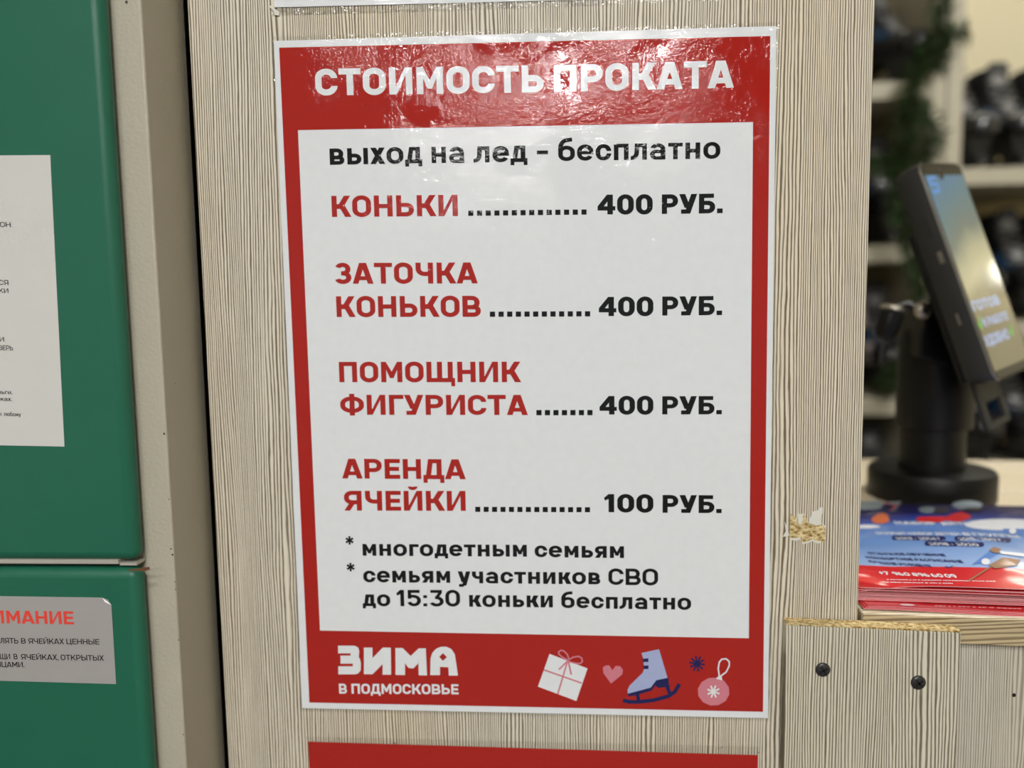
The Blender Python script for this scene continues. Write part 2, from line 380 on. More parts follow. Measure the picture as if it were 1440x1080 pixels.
        ps = flip([R(0, 0, T, h)]+bowl(T*.6, .32*h, w, h, T, H)+[D(w-T*1.15, 0, w*.52-T*.6, h*.42, T*1.15)], w); lb = O
    elif g == 'Х': w = .88*h; W = T*1.2; ps = [D(0, 0, w-W-.01, h, W), D(w-W, 0, .01, h, W)]; lb = rb = .01
    elif g == 'Ж': w = 1.2*h; ps = [R(w/2-T/2, 0, w/2+T/2, h), D(0, 0, w-T*1.2, h, T*1.2), D(w-T*1.2, 0, 0, h, T*1.2)]; lb = rb = .01
    elif ch == '0': w = .83; ps = ring(0, -.012, w, 1.012, T, H, .68); lb = rb = O
    elif ch == '1': w = T+.16; ps = [R(w-T, 0, w, 1), [(0, .66), (w-T*.6, 1), (w-T*.6, 1-H*1.25), (.0, .66-H*.0), (-.06, .74)], D(-.04, .72, w-T, 1, T*.5)]; ps = [R(w-T, 0, w, 1), [(-.02, .64), (w-T*.5, .80), (w-T*.5, 1), (w-T, 1), (-.06, .80)]]; lb, rb = .08, .1
    elif ch == '2': w = .78; ps = [R(0, 0, w, H), [(.02, H*.7), (.30, H*.7), (.74, .52), (.52, .46)]]+band(arc(.39, .71, .39-T/2, .29-H/2, 160, -20), T, H); lb = rb = O
    elif ch == '4': w = .88; x = w-.12-T; ps = [R(x, 0, x+T, .62), R(0, .20, w, .20+H), [(0, .20+H*.5), (.0, .20+H), (x-.02, 1), (x+T, 1), (x+T-.04, .95), (T*1.12, .20+H), (T*.7, .20+H*.5)], R(x, .5, x+T, 1)]; lb = rb = .04
    elif ch == '5': w = .8; ps = [R(.08, 1-H, .74, 1), R(.06, .46, .06+T*.9, 1)]+band(arc(.18, .39, .12, .24, 130, 90, 3)+arc(w-T/2-.28, .655-.005-.30+.0, .28, .30-H/2+.045, 90, 0)+arc(w-T/2-.28, .36, .28, .36-H/2, 0, -90)+arc(T/2+.28, .36, .28, .36-H/2, -90, -158), T, H); lb = rb = O
    elif ch in '69': w = .82; ps = ring(0, -.01, w, .64, T, H, .75)+band(pt(T/2, .3, 180)+arc(T/2+.34, .62, .34, .38-H/2, 180, 95), T, H); lb = rb = O; ps = [[(w-x, 1-y) for x, y in p] for p in ps] if ch == '9' else ps
    elif ch == '7': w = .74; ps = [R(0, 1-H, w, 1), D(.14, 0, w-T*1.1, 1-H*.5, T*1.1)]; lb = rb = .04
    elif ch == '8': w = .82; ps = ring(0, -.01, w, .56, T, H, .8)+ring(.05, .56-H, w-.05, 1.01, T, H, .8); lb = rb = O
    else: w = .7; ps = [R(0, 0, w, H)]
    return ps, w, lb, rb
def layout(text, T=.25, H=.205, gap=0.0):
    """polygons of a word, first ink at x = 0, and its ink width"""
    x = 0; out = []
    for i, ch in enumerate(text):
        ps, w, l, r = glyph(ch, T, H)
        if i: x += l
        out += [[(a+x, b) for a, b in p] for p in ps]
        x += w+((r+gap) if i < len(text)-1 else 0)
    return out, x
# ================================================================ materials in use
M = {}
M['panel'] = wood('larch_laminate', 'x', .00165, (211, 204, 188), (102, 90, 70), .95)
M['batten'] = wood('larch_laminate_offcut', 'x', .0019, (204, 199, 182), (100, 91, 74), .92, .83)
M['front'] = wood('larch_laminate_counter', 'x', .0017, (192, 188, 176), (118, 110, 96), .8, 1.9)
M['top'] = wood('larch_laminate_worktop', 'y', .0026, (226, 217, 192), (122, 102, 74), .72, .4)
M['chip'] = chipboard('raw_chipboard')
M['torn'] = plain('torn_white_paper', lin(208, 206, 196), .8)
M['paper'] = film('laminated_white_print', (214, 217, 219), 1.0)
M['red'] = film('laminated_red_print', (158, 28, 18), 1.0)
M['ink'] = film('laminated_black_print', (10, 10, 10), 1.0)
M['redink'] = film('laminated_red_lettering', (160, 34, 26), 1.0)
M['pink'] = film('laminated_pink_print', (196, 118, 130), 1.0)
M['lilac'] = film('laminated_pale_blue_print', (156, 165, 200), 1.0)
M['navy'] = film('laminated_navy_print', (22, 26, 78), 1.0)
M['film'] = clear_film('clear_laminating_film')
M['plainpaper'] = plain('matt_copy_paper', lin(196, 195, 191), .85, 0, .2, 0, .05, (900, .15, .0003), .03)
M['textink'] = plain('toner', lin(40, 38, 38), .7, 0, .2)
M['sticker'] = plain('silver_grey_sticker', lin(166, 163, 160), .45, .25, .4, 0, .1, (1200, .1, .0002), .04)
M['stickerback'] = plain('white_sticker_back', lin(225, 224, 222), .6)
M['stickerred'] = plain('sticker_red_print', lin(214, 62, 46), .6)
M['green'] = plain('green_powder_coat', lin(22, 92, 70), .42, 0, .45, .0, .25, (260, .10, .0006), .05)
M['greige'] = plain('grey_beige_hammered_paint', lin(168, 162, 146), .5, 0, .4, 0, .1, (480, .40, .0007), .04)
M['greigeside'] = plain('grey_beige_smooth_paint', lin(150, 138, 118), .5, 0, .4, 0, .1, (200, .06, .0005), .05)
M['hem'] = plain('bare_folded_steel', lin(178, 174, 164), .4, .3)
M['rust'] = plain('rust', lin(92, 62, 36), .9, var=.3)
M['dirt'] = plain('chipped_paint_dark', lin(46, 44, 40), .8)
M['blackmetal'] = plain('blackened_steel_screw', lin(46, 45, 44), .38, .3, .6)
M['void'] = plain('black_recess', lin(6, 6, 6), .8)
M['black'] = plain('black_powder_coat', lin(9, 9, 8), .45, 0, .25, 0, .1, (900, .12, .0003), .1)
M['device'] = plain('dark_grey_plastic', lin(41, 41, 39), .5, 0, .3, 0, .1, (1500, .08, .0002), .05)
M['steel'] = plain('zinc_plated_steel', lin(190, 184, 170), .35, .9)
M['chromeedge'] = plain('satin_metal_trim', lin(140, 136, 126), .35, .8)
M['wallpaint'] = plain('cream_wall_paint', lin(230, 221, 190), .85, 0, .2, 0, .1, (60, .05, .002), .03)
M['white'] = plain('white_ceiling_paint', lin(235, 234, 230), .9, 0, .2)
M['shelf'] = plain('pale_shelf_board', lin(176, 170, 150), .6, 0, .3, var=.1)
M['shelfback'] = plain('beige_shelf_back', lin(190, 172, 130), .7, 0, .3, var=.06)
M['floor'] = plain('grey_rubber_floor', lin(96, 96, 98), .8, 0, .3, 0, .1, (200, .2, .002), .2)
M['darkceil'] = plain('dark_painted_soffit', lin(70, 68, 66), .9, 0, .2)
M['lampbody'] = plain('white_lamp_frame', lin(225, 225, 222), .5)
M['lamp'] = emit('opal_ceiling_light', (1.0, .985, .965, 1), LAMP)
M['globe'] = emit('opal_globe_light', (1.0, .95, .78, 1), 14)
# ================================================================ the room
def struct(name, mb, m): o = mb.build(name, m); o['kind'] = 'structure'; return o
CE, FLR, YB = 1.50, -Z0, 1.93
struct('floor', MB().box(-3.2, -7, FLR-.1, 3.2, YB+.1, FLR), M['floor'])
struct('ceiling', MB().box(-3.2, -7, CE, .78, YB+.1, CE+.1).box(.78, -1.6, CE, 3.2, YB+.1, CE+.1), M['white'])
struct('trim_1', MB().box(.80, -7, CE+.02, 3.2, -1.6, CE+.1), M['darkceil'])
struct('wall_back', MB().box(-3.2, YB, FLR, 3.2, YB+.1, CE), M['wallpaint'])
struct('wall_right', MB().box(2.6, -7, FLR, 2.7, YB, CE), M['wallpaint'])
struct('wall_left', MB().box(-3.2, -7, FLR, -3.1, YB, CE), M['white'])
LL = ['second from the far end of the row behind the viewer', 'at the far end of the row behind the viewer', 'third from the far end of the row behind the viewer', 'at the near end of the far row behind the viewer', 'in front of the lockers', 'in front of the counter', 'nearest to the price poster', 'above the counter top']
for (x, y), w in zip(PANELS, LL):
    r = thing('ceiling_light', (x, y, CE), 'round white ceiling light '+w, 'light', 'round ceiling lights')
    MB().lathe((x, y, CE), [(.165, 0), (.165, .022), (.150, .026), (.150, .012), (.02, .012)], 40, 0, (0, 0, -1)).build('lamp_frame', M['lampbody'], r, smooth=True)
    MB().lathe((x, y, CE-.014), [(.148, 0), (.146, .006), (.02, .009)], 40, 0, (0, 0, -1)).build('diffuser', M['lamp'], r)
r = thing('wall_lamp', (2.6, 1.245, .625), 'round white globe lamp on the cream wall beyond the counter', 'light')
MB().lathe((2.6, 1.245, .625), [(.05, 0), (.05, .02), (.02, .03), (.02, .06)], 24, 0, (-1, 0, 0)).build('lamp_base', M['lampbody'], r, smooth=True)
MB().lathe((2.49, 1.245, .625), [(.048*math.sin(a*math.pi/14)+.0005, -.048*math.cos(a*math.pi/14)) for a in range(15)], 24).build('lamp_globe', M['globe'], r, smooth=True)
r = thing('added_glare_light', (1.35, YB, 1.12), 'long white tube light on the cream wall above the skate shelves', 'light')  # unseen source, added for glare on the flyers and a brighter wall
MB().box(.85, YB-.05, 1.06, 1.85, YB, 1.17).build('added_tube_housing', M['lampbody'], r, bevel=.004)
M['tube'] = emit('added_tube_glow', (1.0, .95, .82, 1), 10.0)
MB().prism([(.87, YB-.05, 1.07), (.87, YB-.05, 1.16), (.87, YB-.075, 1.145), (.87, YB-.075, 1.085)], (.96, 0, 0)).build('diffuser', M['tube'], r)
# ================================================================ wooden pillar with torn patch
PL, PR = -.2005, .2032
r = thing('wooden_panel', (0, .008, FLR), 'tall pale larch-grain panel carrying the laminated price poster', 'panel')
MB().box(PL, 0, FLR, PR, .016, CE).build('board', M['panel'], r, bevel=.0006, seg=2)
def pmap(ox, oy, sc, Y): return lambda u, v: onY(ox+u/sc, oy+v/sc, Y)
c = pmap(1090, 690, 12, -.0002)
MB().poly([c(*q) for q in [(262, 370), (300, 430), (350, 440), (390, 550), (430, 570), (470, 500), (460, 440), (490, 380), (520, 450), (550, 540), (640, 560), (680, 590), (760, 580), (790, 560), (850, 640), (850, 850), (790, 890), (780, 850), (700, 850), (640, 820), (560, 850), (480, 880), (450, 850), (420, 780), (360, 800), (260, 800), (245, 770), (250, 560)]]).build('torn_patch', M['chip'], r)['label'] = 'bare brown chipboard where the laminate is torn off'
m = MB()
for pl in ([(560, 540), (590, 470), (640, 350), (720, 330), (760, 280), (805, 290), (800, 380), (760, 480), (790, 560), (760, 580), (680, 590), (640, 560)], [(380, 380), (430, 400), (480, 375), (460, 440), (470, 500), (430, 570), (390, 550)], [(160, 520), (205, 610), (240, 760), (130, 780), (180, 680)], [(250, 800), (360, 800), (420, 780), (410, 830), (350, 845), (262, 830)], [(450, 850), (480, 880), (560, 850), (640, 820), (700, 850), (780, 850), (760, 890), (690, 885), (640, 850), (560, 880), (470, 905)], [(790, 540), (850, 600), (850, 640), (800, 580)]):
    m.poly([onY(1090+u/12, 690+v/12, -.0004) for u, v in pl])
m.build('torn_paper', M['torn'], r)
# ================================================================ laminated sheets on the pillar
def sheet(px, Y, t=.00025):                    # corners TL, TR, BR, BL in the photograph's frame, lying on the panel
    return MB().prism([onY(x, y, Y) for x, y in px], (0, t, 0))
def film_ring(outer, inner, Y):
    m = MB(); O = [onY(x, y, Y) for x, y in outer]; I = [onY(x, y, Y) for x, y in inner]
    for k in range(4): m.poly([O[k], O[(k+1) % 4], I[(k+1) % 4], I[k]])
    m.flat = True
    return m
Y1, Y2, Y3, Y4 = -.00080, -.00084, -.00088, -.00092
poster = thing('price_poster', (0, -.0006, -.209), 'large laminated white and red price list stuck on the wooden panel', 'poster')
P4 = [(385, 57.5), (1092, 36.7), (1080, 1010), (425, 995.8)]
sheet(P4, -.00078, .0003).build('paper_sheet', M['paper'], poster)
film_ring([(381.5, 51.5), (1096, 31), (1084.5, 1014), (421.5, 1000)], P4, -.00055).build('clear_margin', M['film'], poster)['label'] = 'clear film margin around the paper'
RO = [(392.5, 67), (1083.3, 50.6), (1073, 1001), (435, 988)]; RI = [(419, 183), (1059, 171.7), (1053, 897.5), (450, 886.7)]
m = MB(); O = [onY(x, y, Y2) for x, y in RO]; I = [onY(x, y, Y2) for x, y in RI]
for k in range(4): m.poly([O[k], O[(k+1) % 4], I[(k+1) % 4], I[k]])
m.flat = True; m.build('red_border', M['red'], poster)['label'] = 'red printed border'
def word(m, txt, x0, y0, x1, y1, cap, T=.25, H=.205, gap=0.0, Y=Y3, mi=0):
    """one word: ink from (x0,y0) to (x1,y1) along its baseline, cap height in the same measure"""
    ps, w = layout(txt, T, H, gap)
    A, B = onY(x0, y0, Y), onY(x1, y1, Y); ex = (B-A)/w; ez = Vector((0, 0, (onY(x0, y0-cap, Y)-A).z))
    for k, p in enumerate(ps): facing(m, [A+ex*a+ez*b for a, b in p], k, mi)
    return m
def dots(m, x0, y0, x1, y1, n, s):
    for k in range(n):
        t = k/(n-1); x = x0+(x1-s-x0)*t; y = y0+(y1-y0)*t
        facing(m, [onY(x, y, Y3), onY(x+s, y, Y3), onY(x+s, y-s, Y3), onY(x, y-s, Y3)], k)
    return m
def letters(name, words, mat, T=.25, H=.205, dd=()):
    m = MB(); m.flat = True
    for w in words: word(m, *w, T=T, H=H)
    for d in dd: dots(m, *d)
    return m.build(name, mat, poster)
letters('heading_lettering', [('СТОИМОСТЬ', 444, 134.5, 764.5, 129.8, 37.7), ('ПРОКАТА', 779, 129.5, 1032, 123.3, 38)], M['paper'], .255, .225)['label'] = 'white heading'
letters('free_entry_lettering', [('выход', 464, 231.8, 593.8, 229.4, 30.7), ('на', 607.1, 229.3, 652.9, 229, 30.7), ('лед', 666.2, 228.7, 741.8, 227.6, 30.7), ('-', 755.1, 226.8, 770.7, 226.6, 30.7), ('бесплатно', 785.1, 226.6, 1012.9, 222.8, 30.7)], M['ink'], .205, .172)['label'] = 'black line under the heading'
L6 = [('skate_price_lettering', [('КОНЬКИ', 466.9, 305.1, 644, 303.8, 29.7)], (658.4, 303.5, 824.9, 301.8, 14, 7.3), [('400', 840.4, 301.6, 917.8, 301.2, 27.8), ('РУБ.', 930.7, 300.9, 1016.2, 299.6, 27.5)]),
      ('sharpening_price_lettering', [('ЗАТОЧКА', 470.8, 399, 672, 398.5, 29.2), ('КОНЬКОВ', 473.5, 445.8, 676.3, 445.4, 29.2)], (688.8, 445.6, 830, 445, 12, 7.4), [('400', 842.1, 444.6, 918.8, 444.3, 27), ('РУБ.', 931.3, 443.7, 1015.4, 443, 26.7)]),
      ('helper_price_lettering', [('ПОМОЩНИК', 477.4, 537.4, 733.1, 537.4, 28.5), ('ФИГУРИСТА', 479, 583.2, 742.4, 583.7, 28)], (754.2, 584, 833.3, 583.9, 7, 7.4), [('400', 843.1, 582.9, 918.8, 582.9, 26), ('РУБ.', 931.3, 582.8, 1015, 582.6, 25.6)]),
      ('locker_price_lettering', [('АРЕНДА', 481.3, 672.8, 655.1, 674, 27.8), ('ЯЧЕЙКИ', 484.3, 718, 655.1, 718.4, 27.8)], (668.2, 719.8, 829.7, 720.4, 14, 7.2), [('100', 851.2, 720.3, 918.8, 720.8, 25.5), ('РУБ.', 931.7, 721, 1014.8, 721.6, 25)])]
for nm, rd, dt, bl in L6:
    o = letters(nm, rd, M['redink'], .245, .205); o['label'] = 'red item name'
    m = MB(); m.flat = True
    for w in bl: word(m, *w, T=.275, H=.215)
    dots(m, *dt); m.build('price_figures', M['ink'], o)['label'] = 'black dots and price'
letters('footnote_lettering', [('*', 486.2, 776, 497.9, 776, 22), ('многодетным', 510.1, 781.4, 741, 782.9, 22.2), ('семьям', 752, 783.5, 877.5, 784.8, 22.2),
        ('*', 487.8, 813.5, 499.4, 813.5, 22), ('семьям', 511.1, 818.9, 633.2, 819.6, 22.2), ('участников', 643.9, 819.9, 844.2, 821.8, 22.2), ('СВО', 855.6, 822.4, 925.4, 823.2, 23.2),
        ('до', 510.1, 852.4, 549, 852.5, 22.2), ('15:30', 559.3, 852.5, 647.2, 852.8, 23), ('коньки', 659.9, 853.2, 777.5, 854.2, 22.2), ('бесплатно', 789.4, 855, 971.9, 857.6, 22.2)], M['ink'], .218, .182)['label'] = 'small black notes'
q = lambda u, v, Y=Y3: onY(400+u/4, 860+v/4, Y)
m = MB(); m.flat = True
for pl in ([(301, 192), (395, 192), (395, 235), (302, 235)], [(315, 248), (400, 248), (400, 293), (316, 293)], [(303, 308), (400, 308), (400, 353), (303, 353)],
           [(372, 192), (395, 192), (415, 203), (421, 222), (418, 255), (425, 268), (430, 290), (429, 330), (415, 348), (395, 353), (385, 353), (385, 308), (385, 293), (372, 293), (372, 248), (372, 235)],
           [(447, 203), (495, 203), (495, 353), (447, 352)], [(553, 203), (598, 203), (600, 355), (552, 355)], [(495, 262), (553, 203), (552, 296), (495, 353)],
           [(624, 205), (665, 205), (678, 218), (678, 357), (625, 356)], [(755, 207), (795, 207), (802, 360), (755, 358), (752, 210)], [(665, 205), (710, 250), (708, 318), (697, 316), (678, 290), (678, 218)], [(755, 207), (752, 292), (725, 320), (708, 318), (710, 250)],
           [(820, 358), (822, 265), (832, 232), (852, 210), (880, 198), (880, 311), (875, 311), (875, 357)], [(880, 198), (912, 198), (912, 313), (880, 311)], [(912, 198), (940, 212), (958, 240), (966, 290), (976, 360), (925, 360), (922, 313), (912, 313)]):
    facing(m, [q(*a) for a in pl], len(m.f))
for w in (('В', 477, 975.4, 488, 975.5, 14), ('ПОДМОСКОВЬЕ', 494.5, 975.5, 645, 976.4, 14)): word(m, *w, T=.23, H=.20)
lg = m.build('logo_lettering', M['paper'], poster); lg['label'] = 'white logo in the red foot'
MB().poly([q(*a, Y4) for a in [(892, 234), (914, 256), (892, 277), (870, 255)]]).build('logo_diamond', M['red'], lg)
g = lambda u, v, Y=Y3: onY(720+u/4, 860+v/4, Y)
def stroke(m, pts, w, Y=Y4, close=False, G=None):
    G = G or g
    n = len(pts); P = pts+[pts[0]] if close else pts
    for (a, b), (c, d) in zip(P, P[1:]):
        L = math.hypot(c-a, d-b); nx, ny = -(d-b)/L*w/2, (c-a)/L*w/2; ex, ey = (c-a)/L*w*.2, (d-b)/L*w*.2
        facing(m, [G(a+nx-ex, b+ny-ey, Y), G(c+nx+ex, d+ny+ey, Y), G(c-nx+ex, d-ny+ey, Y), G(a-nx-ex, b-ny-ey, Y)], len(m.f))
    m.flat = True
    return m
o = MB().poly([g(*a) for a in [(211, 238), (425, 320), (362, 503), (146, 422)]]).build('gift_picture', M['paper'], poster)
m = MB(); stroke(m, [(180, 328), (390, 402)], 9); stroke(m, [(312, 280), (258, 462)], 9); stroke(m, [(316, 275), (265, 325)], 9); stroke(m, [(316, 275), (333, 353)], 10)
stroke(m, [(314, 272), (285, 258), (264, 240), (262, 228), (275, 217), (292, 222), (310, 240), (320, 265)], 8); stroke(m, [(320, 270), (345, 256), (375, 252), (392, 262), (396, 280), (385, 292), (360, 292), (322, 282)], 8)
m.build('ribbon', M['pink'], o)
MB().poly([g(*a) for a in [(511, 315), (524, 304), (546, 302), (565, 330), (583, 306), (608, 307), (624, 328), (620, 354), (557, 405), (514, 346)]]).build('heart_picture', M['pink'], poster)
o = MB().poly([g(*a) for a in [(729, 233), (827, 212), (875, 373), (812, 388), (780, 430), (652, 466), (650, 440), (662, 416), (735, 345), (743, 322), (738, 265)]]).build('skate_picture', M['lilac'], poster)
m = MB()
for pl in ([(735, 265), (767, 263), (768, 283), (736, 284)], [(740, 304), (768, 303), (768, 323), (741, 324)], [(652, 462), (780, 428), (812, 386), (880, 372), (882, 410), (886, 412), (888, 430), (860, 425), (822, 430), (806, 415), (786, 444), (700, 470), (660, 478), (650, 470)], [(695, 468), (715, 464), (722, 500), (704, 502)], [(862, 425), (884, 425), (898, 462), (880, 470)]):
    facing(m, [g(*a, Y4) for a in pl], len(m.f))
stroke(m, [(628, 500), (660, 508), (715, 508), (800, 498), (880, 476), (915, 452), (940, 412)], 21)
m.build('skate_sole_and_blade', M['navy'], o)
m = MB(); cx, cy = 1041, 293
for k in range(5):
    a = math.radians(36*k+8); stroke(m, [(cx-42*math.cos(a), cy-42*math.sin(a)), (cx+42*math.cos(a), cy+42*math.sin(a))], 10)
m.build('snowflake_picture', M['navy'], poster)
o = MB().poly([g(1134+90*math.cos(a*math.pi/6+.2), 450+80*math.sin(a*math.pi/6+.2)) for a in range(12)]).build('bauble_picture', M['pink'], poster)
m = MB(); cx, cy = 1133, 450
for k in range(4):
    a = math.radians(45*k+20); stroke(m, [(cx-34*math.cos(a), cy-34*math.sin(a)), (cx+34*math.cos(a), cy+34*math.sin(a))], 9)
facing(m, [g(*a, Y4) for a in [(1165, 358), (1178, 360), (1184, 388), (1148, 378)]], len(m.f))
stroke(m, [(1166, 360), (1160, 320), (1166, 285), (1180, 268), (1205, 266), (1222, 282), (1222, 305), (1205, 340), (1175, 362)], 8)
m.build('bauble_loop_and_star', M['paper'], o)
# the sheet above and the sheet below
r = thing('notice_sheet', (0, -.0005, .2245), 'pale laminated sheet whose lower edge shows above the price poster', 'notice')
a, b = onY(386, 10.3, -.0006), onY(985, -4.5, -.0006)
up = Vector((0, 0, .21))
MB().prism([a+up, b+up, b, a], (0, .0003, 0)).build('paper_sheet', M['paper'], r)
c1, d1 = onY(382, 21.5, -.0004), onY(1012, 1, -.0004); mid1 = onY(560, 16.5, -.0004); mid2 = onY(860, 6, -.0004)
m = MB(); aa, bb = Vector((a.x, -.0004, a.z)), Vector((b.x, -.0004, b.z)); m.poly([aa, aa.lerp(bb, .3), mid1, c1]); m.poly([aa.lerp(bb, .3), aa.lerp(bb, .8), mid2, mid1]); m.poly([aa.lerp(bb, .8), bb, d1, mid2])
m.build('clear_margin', M['film'], r)
m = MB(); m.poly([onY(*s, -.0009) for s in [(378, 8.5), (381, 8), (393, 17), (392, 22), (386, 21), (385, 16)]]).build('film_fold', M['torn'], r)['label'] = 'white folded corner of the film'
r = thing('red_poster', (0, -.0005, -.52), 'laminated red poster cut off below the price poster', 'poster')
a, b = onY(433.5, 1043.2, -.0007), onY(1066, 1062.3, -.0007); dn = Vector((0, 0, -.29))
MB().prism([a, b, b+dn, a+dn], (0, .0003, 0)).build('paper_sheet', M['red'], r)
a2, b2 = onY(429, 1036, -.0005), onY(1071, 1050, -.0005)
MB().poly([a2, b2, Vector((b.x, -.0005, b.z)), Vector((a.x, -.0005, a.z))]).build('clear_margin', M['film'], r)
# ================================================================ lockers
YD, YF = -.055, -.043
XS, XF = -.2065, -.2222
MB().box(PL+.0005, .0162, FLR, PL+.0165, .44, CE).build('added_light_baffle', M['panel'], bpy.data.objects['wooden_panel'])  # unseen board added to keep back light out of the locker gap
lk = thing('locker_cabinet', (-.5, .1, FLR), 'green-doored metal locker cabinet with grey-beige frame beside the wooden panel', 'locker')
MB().box(-1.0, YF+.012, FLR, XS-.060, .42, .75).build('cabinet_body', M['greigeside'], lk)
MB().box(XS-.059, .38, FLR, XS, .42, .75).build('added_gap_baffle', M['greigeside'], lk)  # added behind the post to shut light out of the gap
MB().box(XF-.02, YF, FLR, XS, .0085, .75).build('frame_post', [M['greige']], lk, bevel=.0012)['label'] = 'grey-beige hammered corner post'
zU, zL = onY(0, 789.5, YD).z, onY(0, 799, YD).z
MB().box(-1.0, YF, zL-.02, XF-.02, YF+.02, zU+.02).build('frame_rail', M['greige'], lk)
for z0, z1, hang in ((zU, .72, True), (FLR+.08, zL, False)):
    d = MB().box(-.66, YD, z0, XF, YF-.0004, z1).build('door', M['green'], lk, bevel=.0068, seg=6)
    if hang: MB().box(-.655, YD+.0006, z0-.0014, -.2335, YF-.001, z0+.001).box(-.2335, YD+.002, z0-.0028, -.2235, YF-.001, z0-.0012).build('folded_hem', M['hem'], d)['label'] = 'bare pale folded lower edge'
    else:
        hb = MB().box(-.648, YD+.0012, z0, -.645, YD+.002, z0+.01)
m = MB()
for pts in ([(210, 797), (196, 799), (186, 800.5), (176, 801), (186, 803), (203, 803), (211, 801)],): m.poly([onY(x, y, YD-.0003) for x, y in pts])
m.build('rust_stain', M['rust'], lk)
for x, y, s in ((178, 3, 2.2), (231, 610, 1.6), (237.5, 702, .9), (240.5, 772, 1.2), (242.5, 780, 1.5), (246, 818, .9), (246.8, 829, .9), (251, 900, 1.0), (258, 1033, 1.0), (246, 539, .6)):
    c = onY(x, y, YF-.0001); k = s*.00038
    MB().poly([c+Vector((k*math.cos(a)*(1.2 if i % 2 else .8), 0, k*math.sin(a)*1.2)) for i, a in enumerate([j*math.pi/3 for j in range(6)])]).build('paint_chip', M['dirt'], lk)
pc = onY(90, 628, YD)
nt = thing('instruction_paper', (-.36, YD, -.025), 'white printed instruction paper stuck on the upper green locker door', 'notice')
P = [onY(x, y, YD-.0003) for x, y in ((70.5, 218), (90.5, 628))]
xl = -.46
MB().prism([(xl, YD-.0003, P[0].z+.004), P[0], P[1], (xl-.004, YD-.0003, P[1].z+.005)], (0, .00025, 0)).build('paper_sheet', M['plainpaper'], nt)
def doortext(name, words, mat, par, Yt, T, H):
    m = MB(); m.flat = True
    for w in words: word(m, *w, T=T, H=H, Y=Yt)
    return m.build(name, mat, par)
for ws_ in ([('ИОН', -8, 319.0, 15.2, 319.3, 7)], [('ТСЯ', -8, 400.3, 11.9, 400.8, 7), ('ТКИ', -8, 411.6, 11.9, 412.2, 6.6)], [('И', -.5, 480.1, 5.9, 480.4, 6.6), ('ДВЕРЬ', -7, 492, 18.5, 492.8, 6.8)],
            [('деньги.', -14, 553.6, 17.6, 554.4, 5.6), ('ячейках.', -21, 563, 17.2, 564, 5.6)], [('к', 0.5, 584.7, 2.6, 584.8, 5.6), ('любому', 5.5, 584.8, 29.6, 585.6, 5.6)]):
    doortext('lettering', ws_, M['textink'], nt, YD-.00045, .15, .13)
ws = thing('warning_sticker', (-.30, YD, -.166), 'silver-grey warning sticker with a curled corner on the lower green locker door', 'sticker')
tr, br = onY(158, 848, YD-.0003), onY(163.3, 962, YD-.0003)
c2, c3, c1_ = onY(156.5, 850.5, YD-.0003), onY(152, 843.5, YD-.0003), onY(143, 840.5, YD-.0003)
MB().prism([(-.37, YD-.0003, c1_.z+.001), c1_, c3, c2, br, (-.37, YD-.0003, br.z+.002)], (0, .00025, 0)).build('sticker_sheet', M['sticker'], ws)
cc = [onY(x, y, YD-.0004) for x, y in ((143.5, 840.6), (152.3, 843.3), (157, 851))]
MB().poly([cc[0], cc[1]+Vector((.0004, -.0016, .0004)), cc[2], onY(148, 847, YD-.0009)]).build('curled_corner', M['stickerback'], ws)['label'] = 'white curled corner'
doortext('heading_lettering', [('ВНИ', -46, 876, 5.8, 876.6, 18), ('МАНИЕ', 9.7, 876.6, 104.1, 878, 18)], M['stickerred'], ws, YD-.00045, .22, .18)
doortext('lettering', [('ОСТАВЛЯТЬ', -32, 904.2, 25.9, 904.9, 7.6), ('В', 30, 905, 36.3, 905, 7.6), ('ЯЧЕЙКАХ', 40.2, 905.2, 90.1, 905.8, 7.6), ('ЦЕННЫЕ', 93.6, 905.8, 140, 906.4, 7.6),
         ('ВЕЩИ', -11, 926.6, 14.5, 927, 7.6), ('В', 19.5, 927, 24.9, 927.2, 7.6), ('ЯЧЕЙКАХ,', 29.8, 927.5, 82.3, 928.1, 7.6), ('ОТКРЫТЫХ', 85.6, 928.2, 146.3, 929.2, 7.6), ('ЛИЦАМИ.', -12, 937.8, 34.6, 938.4, 7.4)], M['textink'], ws, YD-.00045, .17, .14)
# ================================================================ counter
CY = math.radians(-5.0); CX0, ZC = .2058, -.1413
def yaw(v, a=CY, cx=CX0, cy=0.0):
    x, y = v.x-cx, v.y-cy; return Vector((cx+x*math.cos(a)-y*math.sin(a), cy+x*math.sin(a)+y*math.cos(a), v.z))
wt = MB().prism([(CX0, 0, ZC), (1.45, 0, ZC), (1.45, .50, ZC), (-.15, .50, ZC), (-.15, .040, ZC), (CX0, .040, ZC)][::-1], (0, 0, -.0172)).xf(yaw)
M['band'] = wood('larch_edge_painted_shade', 'y', .0024, (184, 168, 136), (108, 90, 64), .85, 1.3)  # laminate darkened: the dimmer light on the front is put into the colour
ct = thing('worktop', (.8, .25, ZC-.0172), 'pale wood-grain counter top on which flyers and card reader stand', 'counter top')
wt.build('top_board', M['top'], ct, bevel=.0012, seg=3)
MB().box(CX0+.0002, -.0011, ZC-.0170, 1.4498, .0006, ZC-.0006).xf(yaw).build('shaded_edge_band', M['band'], ct, bevel=.0005, seg=2)['label'] = 'wood-grain front edge with its shade painted in browner'
cb = thing('counter_cabinet', (.8, .2, FLR), 'pale wood-grain counter front under the counter top', 'counter')
MB().box(CX0+.0005, .0025, FLR, 1.45, .0185, ZC-.0174).xf(yaw).build('front_panel', M['front'], cb)
MB().box(1.43, .019, FLR, 1.446, .48, ZC-.0174).xf(yaw).build('side_panel', M['front'], cb)
m = MB()
